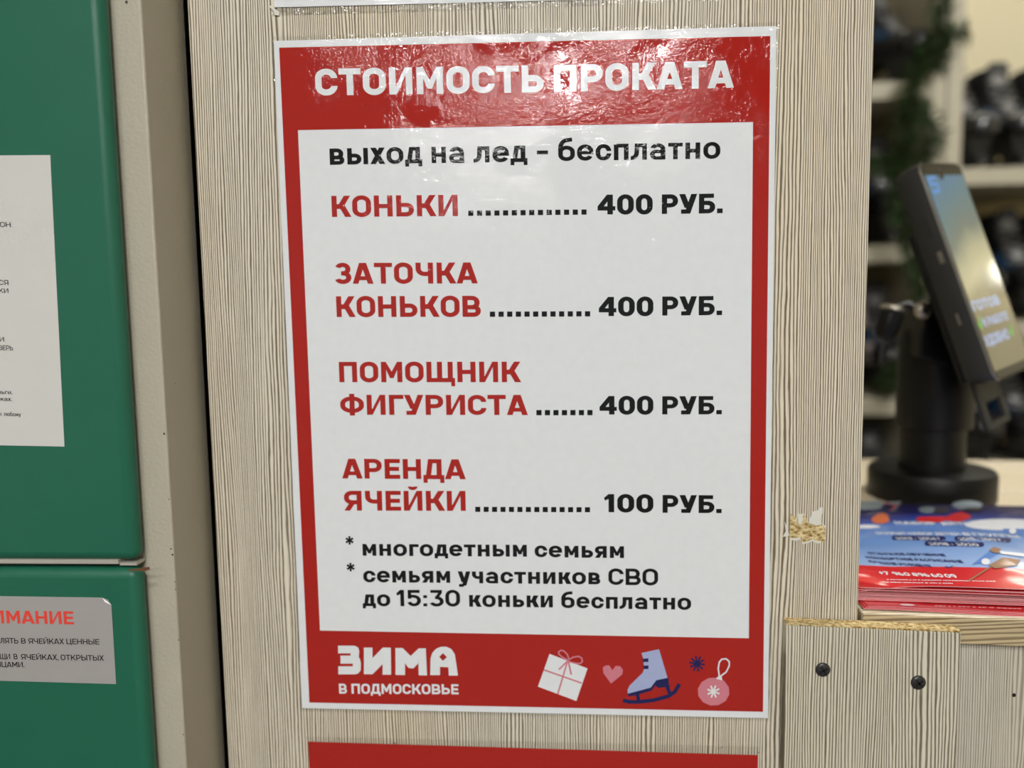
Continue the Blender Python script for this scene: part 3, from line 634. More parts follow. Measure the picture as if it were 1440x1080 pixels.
for (x0, y0), (x1, y1), w in (((1352, 946.5), (1423, 943), .8), ((1418, 968), (1445, 968.5), .6), ((1352, 1003), (1440, 1000), .4)):
    A, B = onY(x0, y0, -.007), onY(x1, y1, -.0095); k = Vector((0, 0, w*.0002)); m.poly([A+k, B+k, B-k, A-k])
m2 = MB(); c = onY(1426.5, 978, -.006)
ff = lambda p: Vector((p.x, -math.tan(-CY)*(p.x-CX0)+.0022, p.z))
m.xf(ff); m.build('scratches', M['front'], cb)
MB().poly([ff(c+Vector((.0011*math.cos(a*math.pi/5), 0, .0013*math.sin(a*math.pi/5)))) for a in range(10)]).build('drilled_hole', M['void'], cb)
# batten screwed over the joint
BA = math.radians(-2.6)
byaw = lambda v: yaw(v, BA, .158, 0)
bt = thing('batten', (.21, -.007, FLR), 'short pale board screwed over the joint of panel and counter, raw chipboard top', 'board')
BT = .0088; ZB = -.1450
def btilt(v): w = byaw(v); return Vector((w.x, w.y, w.z-.018*(w.x-.158)))
MB().prism([(.1578, -BT, FLR), (.1578, -.0002, FLR), (.1578, -.0002, ZB-.0002), (.1578, -BT, ZB-.0016)], (.1012, 0, 0)).xf(btilt).build('board', M['batten'], bt, bevel=.0004, seg=2)
MB().prism([(.1579, -BT+.0002, ZB-.0003), (.1579, -.0003, ZB-.0003), (.1579, -.0003, ZB+.0003), (.1579, -BT+.0002, ZB-.0012)], (.1010, 0, 0)).xf(btilt).build('raw_top_edge', M['chip'], bt)['label'] = 'raw chipboard top edge'
for (px, py), rt in (((1157.5, 942), .55), ((1289, 957.3), .75)):
    c = onY(px, py, -BT-.0015); c = Vector((c.x, -BT-math.tan(-BA)*(c.x-.158)-.0001, c.z))
    s = MB().lathe(c, [(.0044, -.0001), (.0044, .0004), (.0040, .0009), (.0027, .0013), (.0008, .0015)], 28, 0, (0, -1, 0)).build('screw', M['blackmetal'], bt, smooth=True)
    m = MB()
    for k in range(2):
        a = rt+k*math.pi/2; d = Vector((math.cos(a), 0, math.sin(a))); e = Vector((-math.sin(a), 0, math.cos(a)))
        m.prism([c+d*.0028+e*.0006, c+d*.0028-e*.0006, c-d*.0028-e*.0006, c-d*.0028+e*.0006], (0, -.00175, 0))
    m.build('cross_slot', M['void'], s)
# ================================================================ flyers
FO = Vector((.2072, .0085, 0)); FW, FD = .297, .210
FU, FV = Vector((math.cos(CY), math.sin(CY), 0)), Vector((-math.sin(CY), math.cos(CY), 0))
ZT = -.1272
def fsurf(u, v, top=True):
    return -.0045*max(0, 1-v/.03)**2*max(0, 1-u/.05)**2 + .0009*math.sin(u*21+.6)*max(0, 1-v/.20) + .0008*math.sin(v*26+u*8) + .0085*math.sin(math.pi*min(1, v/FD))*min(1, max(0, (u-.03)/.07))
def fpt(u, v, z=0): p = FO+FU*u+FV*v; return Vector((p.x, p.y, ZT+fsurf(u, v)+z))
def uv_of(px, py):
    z = 0
    for k in range(12):
        d = onZ(px, py, ZT+z)-FO; u, v = d.dot(FU), d.dot(FV); z = .5*z+.5*fsurf(min(max(u, 0), FW), min(max(v, 0), FD))
    return u, v
def flyer_print():
    t = NT('glossy_flyer_print'); v, x, y, z = t.obj()
    n = t.noise(v, 14, 3); yy = t.math('MULTIPLY_ADD', t.math('SUBTRACT', n, .5), .012, y)
    body = t.ramp(t.math('DIVIDE', yy, FD), [(.19, lin(150, 178, 222)), (.40, lin(106, 146, 206)), (.60, lin(92, 132, 204)), (.70, lin(44, 62, 150)), (.80, lin(26, 28, 104)), (.97, lin(22, 20, 88))])
    col = t.mix(t.math('GREATER_THAN', t.math('MULTIPLY_ADD', x, .08, y), .0365), lin(208, 30, 38), body)
    t.set(Base_Color=col, Roughness=.35, Specular_IOR_Level=.5, Coat_Weight=1.0, Coat_Roughness=.10)
    t.bump(t.noise(v, 11, 2), .6, .012, 'Coat Normal')
    return t.mat
M['flyer'] = flyer_print(); M['edge'] = plain('pinkish_paper_edge', lin(244, 196, 200), .8)
def gl(name, c): return plain(name, lin(*c), .35, 0, .5, .8, .10)
M['fw'] = gl('flyer_white', (232, 234, 238)); M['fn'] = gl('flyer_navy', (24, 28, 92)); M['fr'] = gl('flyer_red', (206, 34, 40)); M['fo'] = gl('flyer_orange', (214, 104, 52)); M['fg'] = gl('flyer_grey', (150, 164, 172)); M['fb'] = gl('flyer_brown', (150, 112, 84)); M['fk'] = gl('flyer_dark', (52, 44, 48)); M['fl'] = gl('flyer_blue', (84, 128, 196))
def flyer_mesh(fs, t=.00022, nu=16, nv=12):
    m = MB(); i0 = 0
    for z in (0, -t):
        for j in range(nv+1):
            for i in range(nu+1):
                u, v = FW*i/nu, FD*j/nv; m.v.append(Vector((u, v, fs(u, v)+z)))
    N = (nu+1)*(nv+1); k = lambda i, j, b=0: b*N+j*(nu+1)+i
    for j in range(nv):
        for i in range(nu):
            m.f.append([k(i, j), k(i+1, j), k(i+1, j+1), k(i, j+1)]); m.m.append(0)
            m.f.append([k(i, j, 1), k(i, j+1, 1), k(i+1, j+1, 1), k(i+1, j, 1)]); m.m.append(1)
    for i in range(nu):
        m.f.append([k(i, 0, 1), k(i+1, 0, 1), k(i+1, 0), k(i, 0)]); m.m.append(1)
        m.f.append([k(i, nv), k(i+1, nv), k(i+1, nv, 1), k(i, nv, 1)]); m.m.append(1)
    for j in range(nv):
        m.f.append([k(0, j, 1), k(0, j), k(0, j+1), k(0, j+1, 1)]); m.m.append(1)
        m.f.append([k(nu, j), k(nu, j, 1), k(nu, j+1, 1), k(nu, j+1)]); m.m.append(1)
    me = bpy.data.meshes.new('flyer'); me.from_pydata(m.v, [], m.f); me.materials.append(M['flyer']); me.materials.append(M['edge'])
    for p, q_ in zip(me.polygons, m.m): p.material_index = q_; p.use_smooth = True
    me.set_sharp_from_angle(angle=.7)
    return me
def put_flyer(me, du, dv, z, rz, label, group=None):
    o = bpy.data.objects.new('flyer', me); COL.objects.link(o)
    p = FO+FU*du+FV*dv; o.location = (p.x, p.y, z+Z0); o.rotation_euler = (0, 0, CY+rz)
    return tag(o, label, 'flyer', group)
G = 'flyers stacked on the counter'
top_me = flyer_mesh(fsurf, .00022, 48, 48)
mid_me = flyer_mesh(lambda u, v: .0004*math.sin(u*18))
low_me = flyer_mesh(lambda u, v: .0004+.0006*math.sin(u*44+1)*max(0, 1-v/.04))
for k in range(3): put_flyer(low_me, .001+.0015*k, -.0060+.0010*k, ZC+.0006+.00045*k, .004*k, ['lowest glossy flyer, jutting out on the counter top', 'glossy flyer lying second from the counter top', 'glossy flyer third from the counter top, its red edge showing'][k], G)
lowest = [o for o in bpy.data.objects if o.name.startswith('flyer')][2]
m = MB(); x = .040
while x < .16:
    w_ = random.uniform(.0012, .0030); m.poly([Vector((u, v, .0016)) for u, v in ((x, .0022), (x+w_, .0022), (x+w_, .0032), (x, .0032))]); x += w_+random.choice((.0006, .0006, .0016))
for cx_ in (.024,):
    m.poly([Vector((cx_+.0045*math.cos(a*math.pi/6), .0027+.0016*math.sin(a*math.pi/6), .0016)) for a in range(12)])
me = bpy.data.meshes.new('small_print'); me.from_pydata(m.v, [], m.f); me.materials.append(plain('flyer_small_print', lin(232, 220, 222), .5))
o = bpy.data.objects.new('small_print', me); COL.objects.link(o); o.parent = lowest
nm = 24
for k in range(nm):
    put_flyer(mid_me, -.001+random.uniform(-.0006, .0006), .0055+random.uniform(-.0007, .0007)+.0015*math.sin(k*.4), ZC+.0030+.00034*k, random.uniform(-.004, .004), 'flyer in the tight pink-edged middle of the stack', G)
zt = ZC+.0030+.00034*nm
for k, (du, dv, rz) in enumerate([(-.002, -.0005, -.012), (.003, .0012, .016), (.0, .0002, -.006), (.002, -.0012, .009)]):
    put_flyer(mid_me, du, dv, zt+.0004+.00052*k, rz, ['glossy flyer right above the tight pink-edged part of the stack', 'slightly turned flyer fourth from the top of the stack', 'slightly turned flyer third from the top of the stack', 'flyer directly under the topmost one'][k], G)
tf = put_flyer(top_me, 0, 0, ZT, 0, 'topmost glossy blue and red hockey flyer of the stack on the counter', G)
def fmesh(name, polys, mat, parent, lift=.0003):
    m = MB()
    for k, p in enumerate(polys):
        if sum(a[0]*c[1]-c[0]*a[1] for a, c in zip(p, p[1:]+p[:1])) < 0: p = p[::-1]
        S3 = lambda u, v: Vector((u, v, fsurf(u, v)+lift+1e-6*(k % 30)))
        if len(p) < 9: m.poly([S3(*c_) for c_ in p]); continue
        cu, cv = sum(c_[0] for c_ in p)/len(p), sum(c_[1] for c_ in p)/len(p); n = len(p)      # round shapes follow the bulge in rings
        L = [[S3(cu+(u-cu)*t, cv+(v-cv)*t) for u, v in p] for t in (1, .75, .5, .25)]
        for a_, b_ in zip(L, L[1:]):
            for j in range(n): m.poly([a_[j], a_[(j+1) % n], b_[(j+1) % n], b_[j]])
        m.poly(L[-1])
    me = bpy.data.meshes.new(name); me.from_pydata(m.v, [], m.f); me.materials.append(mat)
    o = bpy.data.objects.new(name, me); COL.objects.link(o); o.parent = parent; return o
def ftext(txt, x0, y0, x1, y1, hv, T=.2, H=.2):
    """a line of print on the flyer from (x0,y0) to (x1,y1); hv = letter height along the sheet"""
    ps, w = layout(txt, T, H); a = Vector(uv_of(x0, y0)); b = Vector(uv_of(x1, y1)); ex = (b-a)/w
    return [[(a.x+ex.x*s, a.y+ex.y*s+hv*t) for s, t in p] for p in ps]
def fpoly(px): return [tuple(uv_of(*c_)) for c_ in px]
def fell(cx, cy, rx, ry, n=14): return fpoly([(cx+rx*math.cos(2*math.pi*k/n), cy+ry*math.sin(2*math.pi*k/n)) for k in range(n)])
def fpill(x0, y0, x1, y1, hp):
    n = 6; out = []
    for k in range(n+1): a = -math.pi/2+math.pi*k/n; out.append((x1+4*math.cos(a), (y1)+hp*math.sin(a)))
    for k in range(n+1): a = math.pi/2+math.pi*k/n; out.append((x0+4*math.cos(a), (y0)+hp*math.sin(a)))
    return fpoly(out)
fmesh('date_pills', [fpill(1258, 756.5, 1326, 757.5, 3.2), fpill(1346, 757.5, 1418, 760, 3.2), fpill(1304, 764.5, 1380, 766, 3.4)], M['fn'], tf, .0002)
fmesh('white_lettering', ftext('НАБОР', 1261, 737.5, 1319, 738.5, .0088, .26, .24)+ftext('ДЕТЕЙ', 1326, 738.8, 1380, 740, .0088, .26, .24)
      + ftext('ОТКРЫТ НАБОР ДЕТЕЙ', 1234, 752, 1352, 753.5, .0068)+ftext('В ГРУППЫ', 1357, 753.6, 1436, 757, .0068) + ftext('2013 - 2014', 1261, 759, 1318, 759.8, .0055)+ftext('Г.', 1321, 759.8, 1327, 760, .0055)+ftext('2015 - 2017 Г.', 1350, 760.5, 1414, 762.5, .0055)+ftext('2018 - 2020', 1308, 767, 1378, 768.5, .0055)
      + ftext('+7', 1238, 808.5, 1252, 809.2, .0058, .22, .24)+ftext('960', 1257, 809.4, 1281, 810.4, .0058, .22, .24)+ftext('896', 1285, 810.6, 1309, 811.8, .0058, .22, .24)+ftext('60', 1312, 812, 1328, 812.6, .0058, .22, .24)+ftext('09', 1331, 812.8, 1347, 813.4, .0058, .22, .24), M['fw'], tf)
fmesh('navy_lettering', ftext('ОТЛИЧНОЕ ОБУЧЕНИЕ', 1222, 779.5, 1331, 783, .0050, .2, .22)+ftext('КОМФОРТНОЕ РАСПИСАНИЕ', 1219, 785.5, 1356, 792.5, .0050, .2, .22)+ftext('ЛУЧШИЕ УСЛОВИЯ', 1222, 791.5, 1311, 798.5, .0050, .2, .22)
      + [fpoly([(1328, 797.2), (1331, 796.8), (1334, 798), (1339, 796.2), (1341, 796.6), (1334, 799.6)])], M['fn'], tf)
sm = []
for y0, y1, x0, x1 in ((816, 818.6, 1247, 1400), (819.6, 821.6, 1241, 1340)):
    x = x0
    while x < x1:
        w = random.uniform(1.6, 4.5); f_1 = y0+(y1-y0)*(x-x0)/(x1-x0); f_2 = y0+(y1-y0)*(x+w-x0)/(x1-x0)
        sm.append(fpoly([(x, f_1), (x+w, f_2), (x+w, f_2-.9), (x, f_1-.9)])); x += w+random.choice((.7, .7, 2.2))
fmesh('small_print', sm, M['fw'], tf)
fmesh('club_badge', [fpoly([(1200, 706), (1238, 704.5), (1241, 714), (1232, 717), (1200, 717)]), fpoly([(1240, 707), (1268, 706), (1257, 719), (1250, 719), (1258, 709.5), (1241, 710)])], M['fg'], tf)
fmesh('badge_stripes', [fpoly([(1243, 708), (1252, 707.7), (1250, 709.4), (1244, 709.6)]), fpoly([(1258, 709), (1262, 708.7), (1255, 718), (1251, 718.2)])], M['fr'], tf, .0005)
fmesh('young_player_picture', [fell(1238, 731, 13, 6), fell(1240, 726, 9, 4)], M['fo'], tf)
o = fmesh('player_shirts_picture', [fpoly([(1288, 730), (1293, 727), (1330, 727), (1342, 722), (1352, 720), (1364, 724), (1366, 729), (1350, 734), (1320, 735), (1292, 734)]), fpoly([(1410, 734), (1440, 731), (1475, 732), (1475, 737), (1420, 739)])], M['fr'], tf, .0002)
fmesh('helmets', [fell(1304, 717.5, 12, 4.6), fell(1360, 711, 22, 6)], M['fg'], o, .0005)
fmesh('faces', [fell(1324, 719, 11, 4), fell(1368, 717.5, 16, 3)], M['fk'], o, .0006)
fmesh('snow_picture', [fell(1216, 741, 22, 2.5)], M['fw'], tf, .00022)
fmesh('ice_picture', [fell(1412, 738, 56, 8, 20)], M['fw'], tf, .00022)
o = fmesh('shooter_picture', [fpoly([(1366, 795), (1385, 780), (1398, 772), (1408, 778), (1380, 793)])], M['fl'], tf, .0003)
fmesh('ice_shadow_picture', [fpoly([(1410, 744), (1440, 744), (1440, 754), (1412, 752)])], M['fl'], tf, .0003)
fmesh('gloves_and_stick', [fpoly([(1391, 774), (1398, 770), (1408, 773), (1405, 779), (1396, 778)]), fpoly([(1390, 796), (1410, 785), (1436, 788), (1430, 796), (1400, 801)]), fpoly([(1362, 816.5), (1364, 818), (1394, 799), (1391, 798)])], M['fb'], o, .0006)
fmesh('sleeve_crest_picture', [fell(1386, 791, 6, 4.5)], M['fw'], tf, .0007)
fmesh('helmet_crest_picture', [fell(1424, 748, 5, 4)], M['fw'], tf, .0007)
fmesh('white_sleeve_picture', [fpoly([(1405, 776), (1470, 783), (1470, 788), (1408, 780)])], M['fw'], tf, .0007)
# ================================================================ card reader on its stand
BX, BY = .3843, .2945
ZS = ZC
st = thing('terminal_stand', (BX, BY, ZC), 'black pole stand with round foot holding the card reader', 'stand')
MB().lathe((BX, BY, ZS), [(.0555, 0), (.0568, .002), (.0568, .0255), (.0550, .0285), (.0535, .0290), (.02, .0290)], 64).build('round_foot', M['black'], st, smooth=True)
MB().lathe((BX, BY, ZS+.029), [(.0292, 0), (.0292, .050)], 48).build('lower_pole', M['black'], st, smooth=True)
MB().lathe((BX+.001, BY, ZS+.069), [(.0300, 0), (.0335, .001), (.0340, .003), (.0340, .088), (.0322, .094), (.0300, .096)], 48).build('upper_sleeve', M['black'], st, smooth=True)
# rotating bracket: tapering cheek from the sleeve up to the tilt screw, arm to the card reader
bz = ZS+.160
m = MB(); fy = BY-.034
m.prism([(BX-.030, fy, bz), (BX-.026, fy, bz+.012), (BX-.0215, fy, bz+.026), (BX-.012, fy, bz+.034), (BX+.004, fy, bz+.034), (BX+.022, fy, bz+.020), (BX+.030, fy, bz-.03), (BX+.022, fy, bz-.04), (BX-.030, fy, bz-.02)], (0, .05, 0))
m.build('tilt_bracket', M['black'], st, bevel=.002)
kn = onY(1300, 436, fy-.004)
s = MB().lathe((kn.x, fy, kn.z), [(.0078, -.0005), (.0080, .001), (.0076, .0032), (.0055, .0052), (.0022, .0060)], 30, 0, (0, -1, 0)).build('tilt_screw', M['steel'], st, smooth=True); s['label'] = 'silver cross-head tilt screw'
m = MB()
for k in range(2):
    a = .3+k*math.pi/2; d = Vector((math.cos(a), 0, math.sin(a))); e = Vector((-math.sin(a), 0, math.cos(a))); c = Vector((kn.x, fy-.0045, kn.z))
    m.prism([c+d*.0036+e*.0008, c+d*.0036-e*.0008, c-d*.0036-e*.0008, c-d*.0036+e*.0008], (0, -.0018, 0))
m.build('cross_slot', M['void'], s)
pgy = BY-.02
pa, pb = onY(1256, 437, pgy), onY(1243, 477, pgy); ax = (pb-pa).normalized(); Lp = (pb-pa).length
s = MB().lathe(pa, [(.0095, 0), (.0112, .003), (.0112, Lp*.72), (.0075, Lp)], 6, 0, ax).build('clamp_grip', M['black'], st, bevel=.001); s['label'] = 'black hexagonal clamp grip'
MB().lathe(pa-ax*.004, [(.010, 0), (.012, .001), (.012, .0035), (.008, .005)], 20, 0, ax).build('washer', M['steel'], s, smooth=True)
MB().tube([pb, onY(1239, 497, pgy), onY(1238, 513, pgy)], .0013, 8).build('pin', M['blackmetal'], s, smooth=True)
MB().tube([pa-ax*.002, onY(1275, 428, pgy), (BX-.020, BY-.02, bz+.018)], .0035, 10).build('clamp_rod', M['blackmetal'], st, smooth=True)
# card reader
DQ = Vector((.326, .216, .167)); DR = Matrix.Rotation(math.radians(40.5), 3, 'Z') @ Matrix.Rotation(math.radians(-18.1), 3, 'X') @ Matrix.Rotation(math.radians(-6.0), 3, 'Y')
DW, DL, DT = .0852, .1955, .024
dev = lambda v: DQ+DR @ Vector(v)
pt_ = thing('card_reader', dev((DW/2, DT/2, -DL)), 'dark grey handheld card reader with lit screen mounted on the black stand', 'card reader')
def rrect(x0, z0, x1, z1, r, n=6):
    o = []
    for cx, cz, a0 in ((x1-r, z1-r, 0), (x0+r, z1-r, 90), (x0+r, z0+r, 180), (x1-r, z0+r, 270)):
        for k in range(n+1): a = math.radians(a0+90*k/n); o.append((cx+r*math.cos(a), cz+r*math.sin(a)))
    return o
def ringat(ins, y, r=.010): return [Vector((x, y, z)) for x, z in rrect(ins, -DL+ins, DW-ins, -ins, max(r-ins, .002))]
m = MB().rings([ringat(.0008, 0), ringat(0, .0012), ringat(0, .012), ringat(.001, .019), ringat(.004, .0235), ringat(.008, .024)][::1]).xf(dev)
m.build('housing', M['device'], pt_, smooth=True)
m = MB(); m.flat = False
m.rings([ringat(.0005, -.0003), ringat(.0001, .0004), ringat(.0001, .0016)], caps=False).xf(dev).build('edge_trim', M['chromeedge'], pt_, smooth=True)
gls = NT('screen_glass'); v, x, y, z = gls.obj()
gls.set(Base_Color=lin(20, 20, 20), Roughness=.06, Specular_IOR_Level=.7, Coat_Weight=.0)
GB = MB().prism([Vector((x_, -.0006, z_)) for x_, z_ in rrect(.0014, -DL+.0014, DW-.0014, -.0014, .0085)], (0, .0005, 0)).xf(dev)
glass = GB.build('screen_glass', gls.mat, pt_)
# what the lit display shows: blue over a glow painted as the room's cream and tan reflection, three short lines and two ticks
dp = NT('display_painted_reflection'); tc = dp.n('ShaderNodeTexCoord'); sp = dp.n('ShaderNodeSeparateXYZ'); dp.l(tc.outputs['UV'], sp.inputs[0])
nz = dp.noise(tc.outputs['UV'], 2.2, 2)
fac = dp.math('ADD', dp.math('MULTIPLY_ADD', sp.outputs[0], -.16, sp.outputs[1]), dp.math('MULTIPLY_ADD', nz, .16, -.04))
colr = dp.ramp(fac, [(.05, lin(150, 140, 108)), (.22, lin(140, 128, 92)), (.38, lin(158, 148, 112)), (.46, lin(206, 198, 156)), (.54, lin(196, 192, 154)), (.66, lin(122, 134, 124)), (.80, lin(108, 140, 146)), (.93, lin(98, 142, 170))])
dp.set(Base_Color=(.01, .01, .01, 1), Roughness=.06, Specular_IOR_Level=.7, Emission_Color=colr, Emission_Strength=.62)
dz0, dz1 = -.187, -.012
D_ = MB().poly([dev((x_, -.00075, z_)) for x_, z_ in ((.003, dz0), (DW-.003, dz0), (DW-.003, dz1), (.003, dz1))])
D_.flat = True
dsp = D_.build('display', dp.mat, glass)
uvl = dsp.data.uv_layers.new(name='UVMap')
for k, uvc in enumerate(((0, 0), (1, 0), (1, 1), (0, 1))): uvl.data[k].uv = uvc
M['dtext'] = emit('display_lettering', lin(190, 208, 250), .75); M['dgreen'] = emit('display_green', lin(96, 206, 70), .8); M['dblue'] = emit('display_blue', lin(96, 150, 222), .8)
def dtext(m, txt, x0, z0, x1, cap, T=.22, H=.2):
    ps, w = layout(txt, T, H); k = (x1-x0)/w
    for j, p in enumerate(ps): m.poly([dev((x0+a*k, -.0009-1e-6*(j % 30), z0+b*cap)) for a, b in p])
m = MB(); m.flat = True
dtext(m, 'ГОТОВ', .004, -.1345, .062, .0085); dtext(m, 'К РАБОТЕ', .014, -.1495, .068, .0075); dtext(m, 'УДОБНО', .004, -.1655, .056, .0090)
m.build('display_lettering', M['dtext'], dsp)
for cx, cz in ((.0065, -.146), (.0640, -.160)):
    m = MB(); m.flat = True
    m.poly([dev((cx+a*1.25, -.0009, cz+b_*1.25)) for a, b_ in ((-.003, .0005), (-.0012, .0012), (.0, -.0008), (.003, .005), (.0045, .0045), (.0006, -.0045))])
    m.build('display_tick', M['dgreen'], dsp)
m = MB(); m.flat = True
nrm_ = DR @ Vector((0, -1, 0))
SQ = [[dev((.006+.019*a, -.0009, -.0290+.0165*b)) for a, b in p] for p in ([(.1, .8), (.25, .97), (.85, .97), (.85, .8)], [(.1, .8), (.3, .8), (.3, .55), (.1, .55)], [(.1, .6), (.1, .45), (.75, .45), (.9, .6)], [(.7, .55), (.9, .55), (.9, .2), (.7, .2)], [(.12, .2), (.9, .2), (.75, .03), (.12, .03)])]
for j, p in enumerate(SQ): m.poly([v_+nrm_*1e-6*j for v_ in p])
m.build('display_logo', M['dblue'], dsp)
c = dev((.036, -.0009, -.0065)); nrm = DR @ Vector((0, -1, 0))
MB().lathe(c, [(.0011, 0), (.0011, .0002)], 14, 0, nrm).build('camera_lens', M['chromeedge'], pt_)
MB().poly([dev((.0355+a, -.0010, -.0135+b)) for a, b in ((-.006, .002), (.006, .002), (.003, -.0028), (-.003, -.0028))]).build('display_notch', gls.mat, glass)
for zz, h_ in ((-.055, .016), (-.083, .010)):
    MB().box(-.0008, .006, zz-h_/2, .0006, .0095, zz+h_/2).xf(dev).build('side_button', M['chromeedge'] if h_ < .012 else M['device'], pt_, bevel=.0003)
MB().box(-.0003, .0100, -.142, .0004, .0120, -.132).xf(dev).build('side_mark', M['chromeedge'], pt_)
# holder plate with a window, under the card reader, and the arm to the bracket
hp = MB(); yb0 = .0245
B4 = [(.020, -.190), (.070, -.190), (.068, -.236), (.018, -.236)]; H4 = [(.029, -.2135), (.061, -.2135), (.060, -.2305), (.028, -.2305)]
for k in range(4):
    a, b, c_, d = B4[k], B4[(k+1) % 4], H4[(k+1) % 4], H4[k]
    hp.prism([Vector((p[0], yb0, p[1])) for p in (a, b, c_, d)], (0, .004, 0))
hp.xf(dev).build('holder_loop', M['device'], st, bevel=.0006)
MB().box(.006, .0245, -.192, .074, .030, -.055).xf(dev).build('holder_plate', M['black'], st, bevel=.002)
MB().tube([dev((.04, .028, -.115)), (BX+.012, BY-.012, bz+.008)], .016, 16).build('holder_arm', M['black'], st, smooth=True)
# ================================================================ shelving with skates
YS = 1.50
def unit(label, x0, x1, tops, name='skate_rack', thick=.040, back=True):
    r = thing(name, ((x0+x1)/2, YS+.17, FLR), label, 'shelf unit')
    for xp in (x0, x1-.036): MB().box(xp, YS, FLR, xp+.036, YB-.02, CE-.25).build('upright', M['shelf'], r)
    for z in tops: MB().box(x0+.036, YS+.004, z-thick, x1-.036, YB-.03, z).build('shelf_board', M['shelf'], r)
    if back: MB().box(x0, YB-.02, FLR, x1, YB-.004, tops[0]).build('back_panel', M['shelfback'], r)
    return r
LT = [.583, .192, -.191, -.575]; RT = [.374, .0, -.375]
unit('pale shelf unit of skates behind the green garland, nearest the wooden panel', .46, .962, LT)
unit('pale shelf unit of skates behind the card reader', .966, 2.02, RT)
M['boot'] = plain('black_skate_boot', lin(13, 13, 15), .5, 0, .4, 0, .1, (300, .2, .001), .3)
M['toe'] = plain('black_toe_cap', lin(30, 30, 32), .25, 0, .5, .4, .1)
M['lining'] = plain('grey_skate_lining', lin(52, 52, 54), .7, var=.3); M['badge'] = plain('silver_badge', lin(150, 149, 147), .4, .2)
M['lace'] = plain('grey_laces', lin(120, 119, 116), .8)
M['blue'] = plain('blue_skate_panel', lin(12, 42, 66), .5, var=.2)
M['holder'] = plain('black_blade_holder', lin(34, 34, 36), .4)
M['paleboot'] = plain('pale_skate_boot', lin(206, 192, 188), .5, var=.1)
def ell(cx, cy, z, rx, ry, n=20, e=2.4, tilt=0):
    o = []
    for k in range(n):
        a = 2*math.pi*k/n; c, s = math.cos(a), math.sin(a)
        y = cy+ry*math.copysign(abs(s)**(2/e), s); o.append(Vector((cx+rx*math.copysign(abs(c)**(2/e), c), y, z+tilt*(y-cy))))
    return o
def make_skate(boot, label, group):
    """hockey skate, toe towards -y, blade on z = 0"""
    r = bpy.data.objects.new('ice_skate', None); COL.objects.link(r); tag(r, label, 'ice skate', group)
    off = Vector((0, 0, 0))
    def part(m, name, mat, par=None, **k):
        m.xf(lambda v: v); o = m.build(name, mat, r, **k); 
        if par: o.parent = par
        return o
    b = part(MB().rings([ell(0, 0, .072, .034, .128), ell(0, -.002, .082, .040, .135), ell(0, .0, .105, .043, .132, 20, 2.4, .02), ell(0, .030, .135, .042, .100, 20, 2.3, .15), ell(0, .058, .165, .038, .068, 20, 2.2, .1), ell(0, .066, .195, .037, .058, 20, 2.2, -.05), ell(0, .070, .225, .040, .056, 20, 2.2, -.12), ell(0, .072, .245, .041, .054, 20, 2.2, -.2)]), 'boot', boot, smooth=True)
    part(MB().rings([ell(0, -.092, .078, .036, .046), ell(0, -.094, .092, .0415, .0475), ell(0, -.090, .112, .039, .043), ell(0, -.080, .124, .028, .030), ell(0, -.075, .127, .010, .012)]), 'toe_cap', M['toe'], b, smooth=True)
    part(MB().rings([[Vector((x_, y_, z_)) for x_, y_, z_ in ((-w, yy+.006, zz), (w, yy+.006, zz), (w*.9, yy-.006, zz+.002), (-w*.9, yy-.006, zz+.002))] for w, yy, zz in ((.018, -.055, .128), (.020, -.02, .155), (.022, .0, .185), (.024, .012, .225), (.024, .012, .252), (.018, .012, .262))]), 'tongue', M['lining'], None, smooth=True)
    lm = MB()
    for k in range(6):
        t = k/5; y_, z_ = -.050+.048*min(1, t*1.5), .137+.10*t; s_ = 1 if k % 2 else -1
        lm.tube([(-.026, y_+.004, z_), (0, y_-.010, z_+.006*s_), (.026, y_+.004, z_+.008)], .0028, 6)
    part(lm, 'laces', M['lace'], None, smooth=True)
    part(MB().lathe((0, .0065, .222), [(.017, 0), (.015, .003), (.004, .004)], 18, 0, (0, -1, .2)), 'tongue_badge', M['badge'])
    part(MB().lathe((0, -.036, .150), [(.015, -.006), (.013, .006), (.004, .009)], 18, 0, (0, -.75, .65)), 'lace_cover', M['badge'])
    part(MB().rings([ell(0, .024, .128, .0432, .108, 20, 2.3, .15), ell(0, .046, .152, .0418, .086, 20, 2.2, .12), ell(0, .058, .166, .0396, .0705, 20, 2.2, .1)], caps=False), 'ankle_panel', M['blue'], b, smooth=True)
    part(MB().rings([ell(0, .072, .235, .036, .048), ell(0, .072, .249, .037, .049)]), 'lining', M['lining'])
    hm = MB(); hm.box(-.010, -.115, .012, .010, .115, .032)
    for y0, y1 in ((-.095, -.045), (.035, .095)): hm.rings([[Vector((-.012, y0, .03)), Vector((.012, y0, .03)), Vector((.012, y1, .03)), Vector((-.012, y1, .03))], [Vector((-.030, y0-.012, .075)), Vector((.030, y0-.012, .075)), Vector((.030, y1+.012, .075)), Vector((-.030, y1+.012, .075))]])
    h_ = part(hm, 'blade_holder', M['holder'])
    part(MB().prism([(-.0016, -.125, .010), (-.0016, -.110, 0), (-.0016, .110, 0), (-.0016, .125, .010), (-.0016, .120, .016), (-.0016, -.120, .016)], (.0032, 0, 0)), 'blade', M['steel'], h_)
    return r
def copy_tree(o, par=None):
    c = o.copy(); COL.objects.link(c)
    if par: c.parent = par
    for ch in list(o.children): copy_tree(ch, c)
    return c
blk = make_skate(M['boot'], 'x', 'black skates on the rental shelves'); pal = make_skate(M['paleboot'], 'x', 'pale skates on the rental shelves')
used = set()
def put_skate(src, x, z, rz, label, y=YS+.165):
    o = src if id(src) not in used else copy_tree(src); used.add(id(src))
    o.location = (x, y, z); o.rotation_euler = (0, 0, rz); o.scale = (1.12,)*3; o['label'] = label
    return o
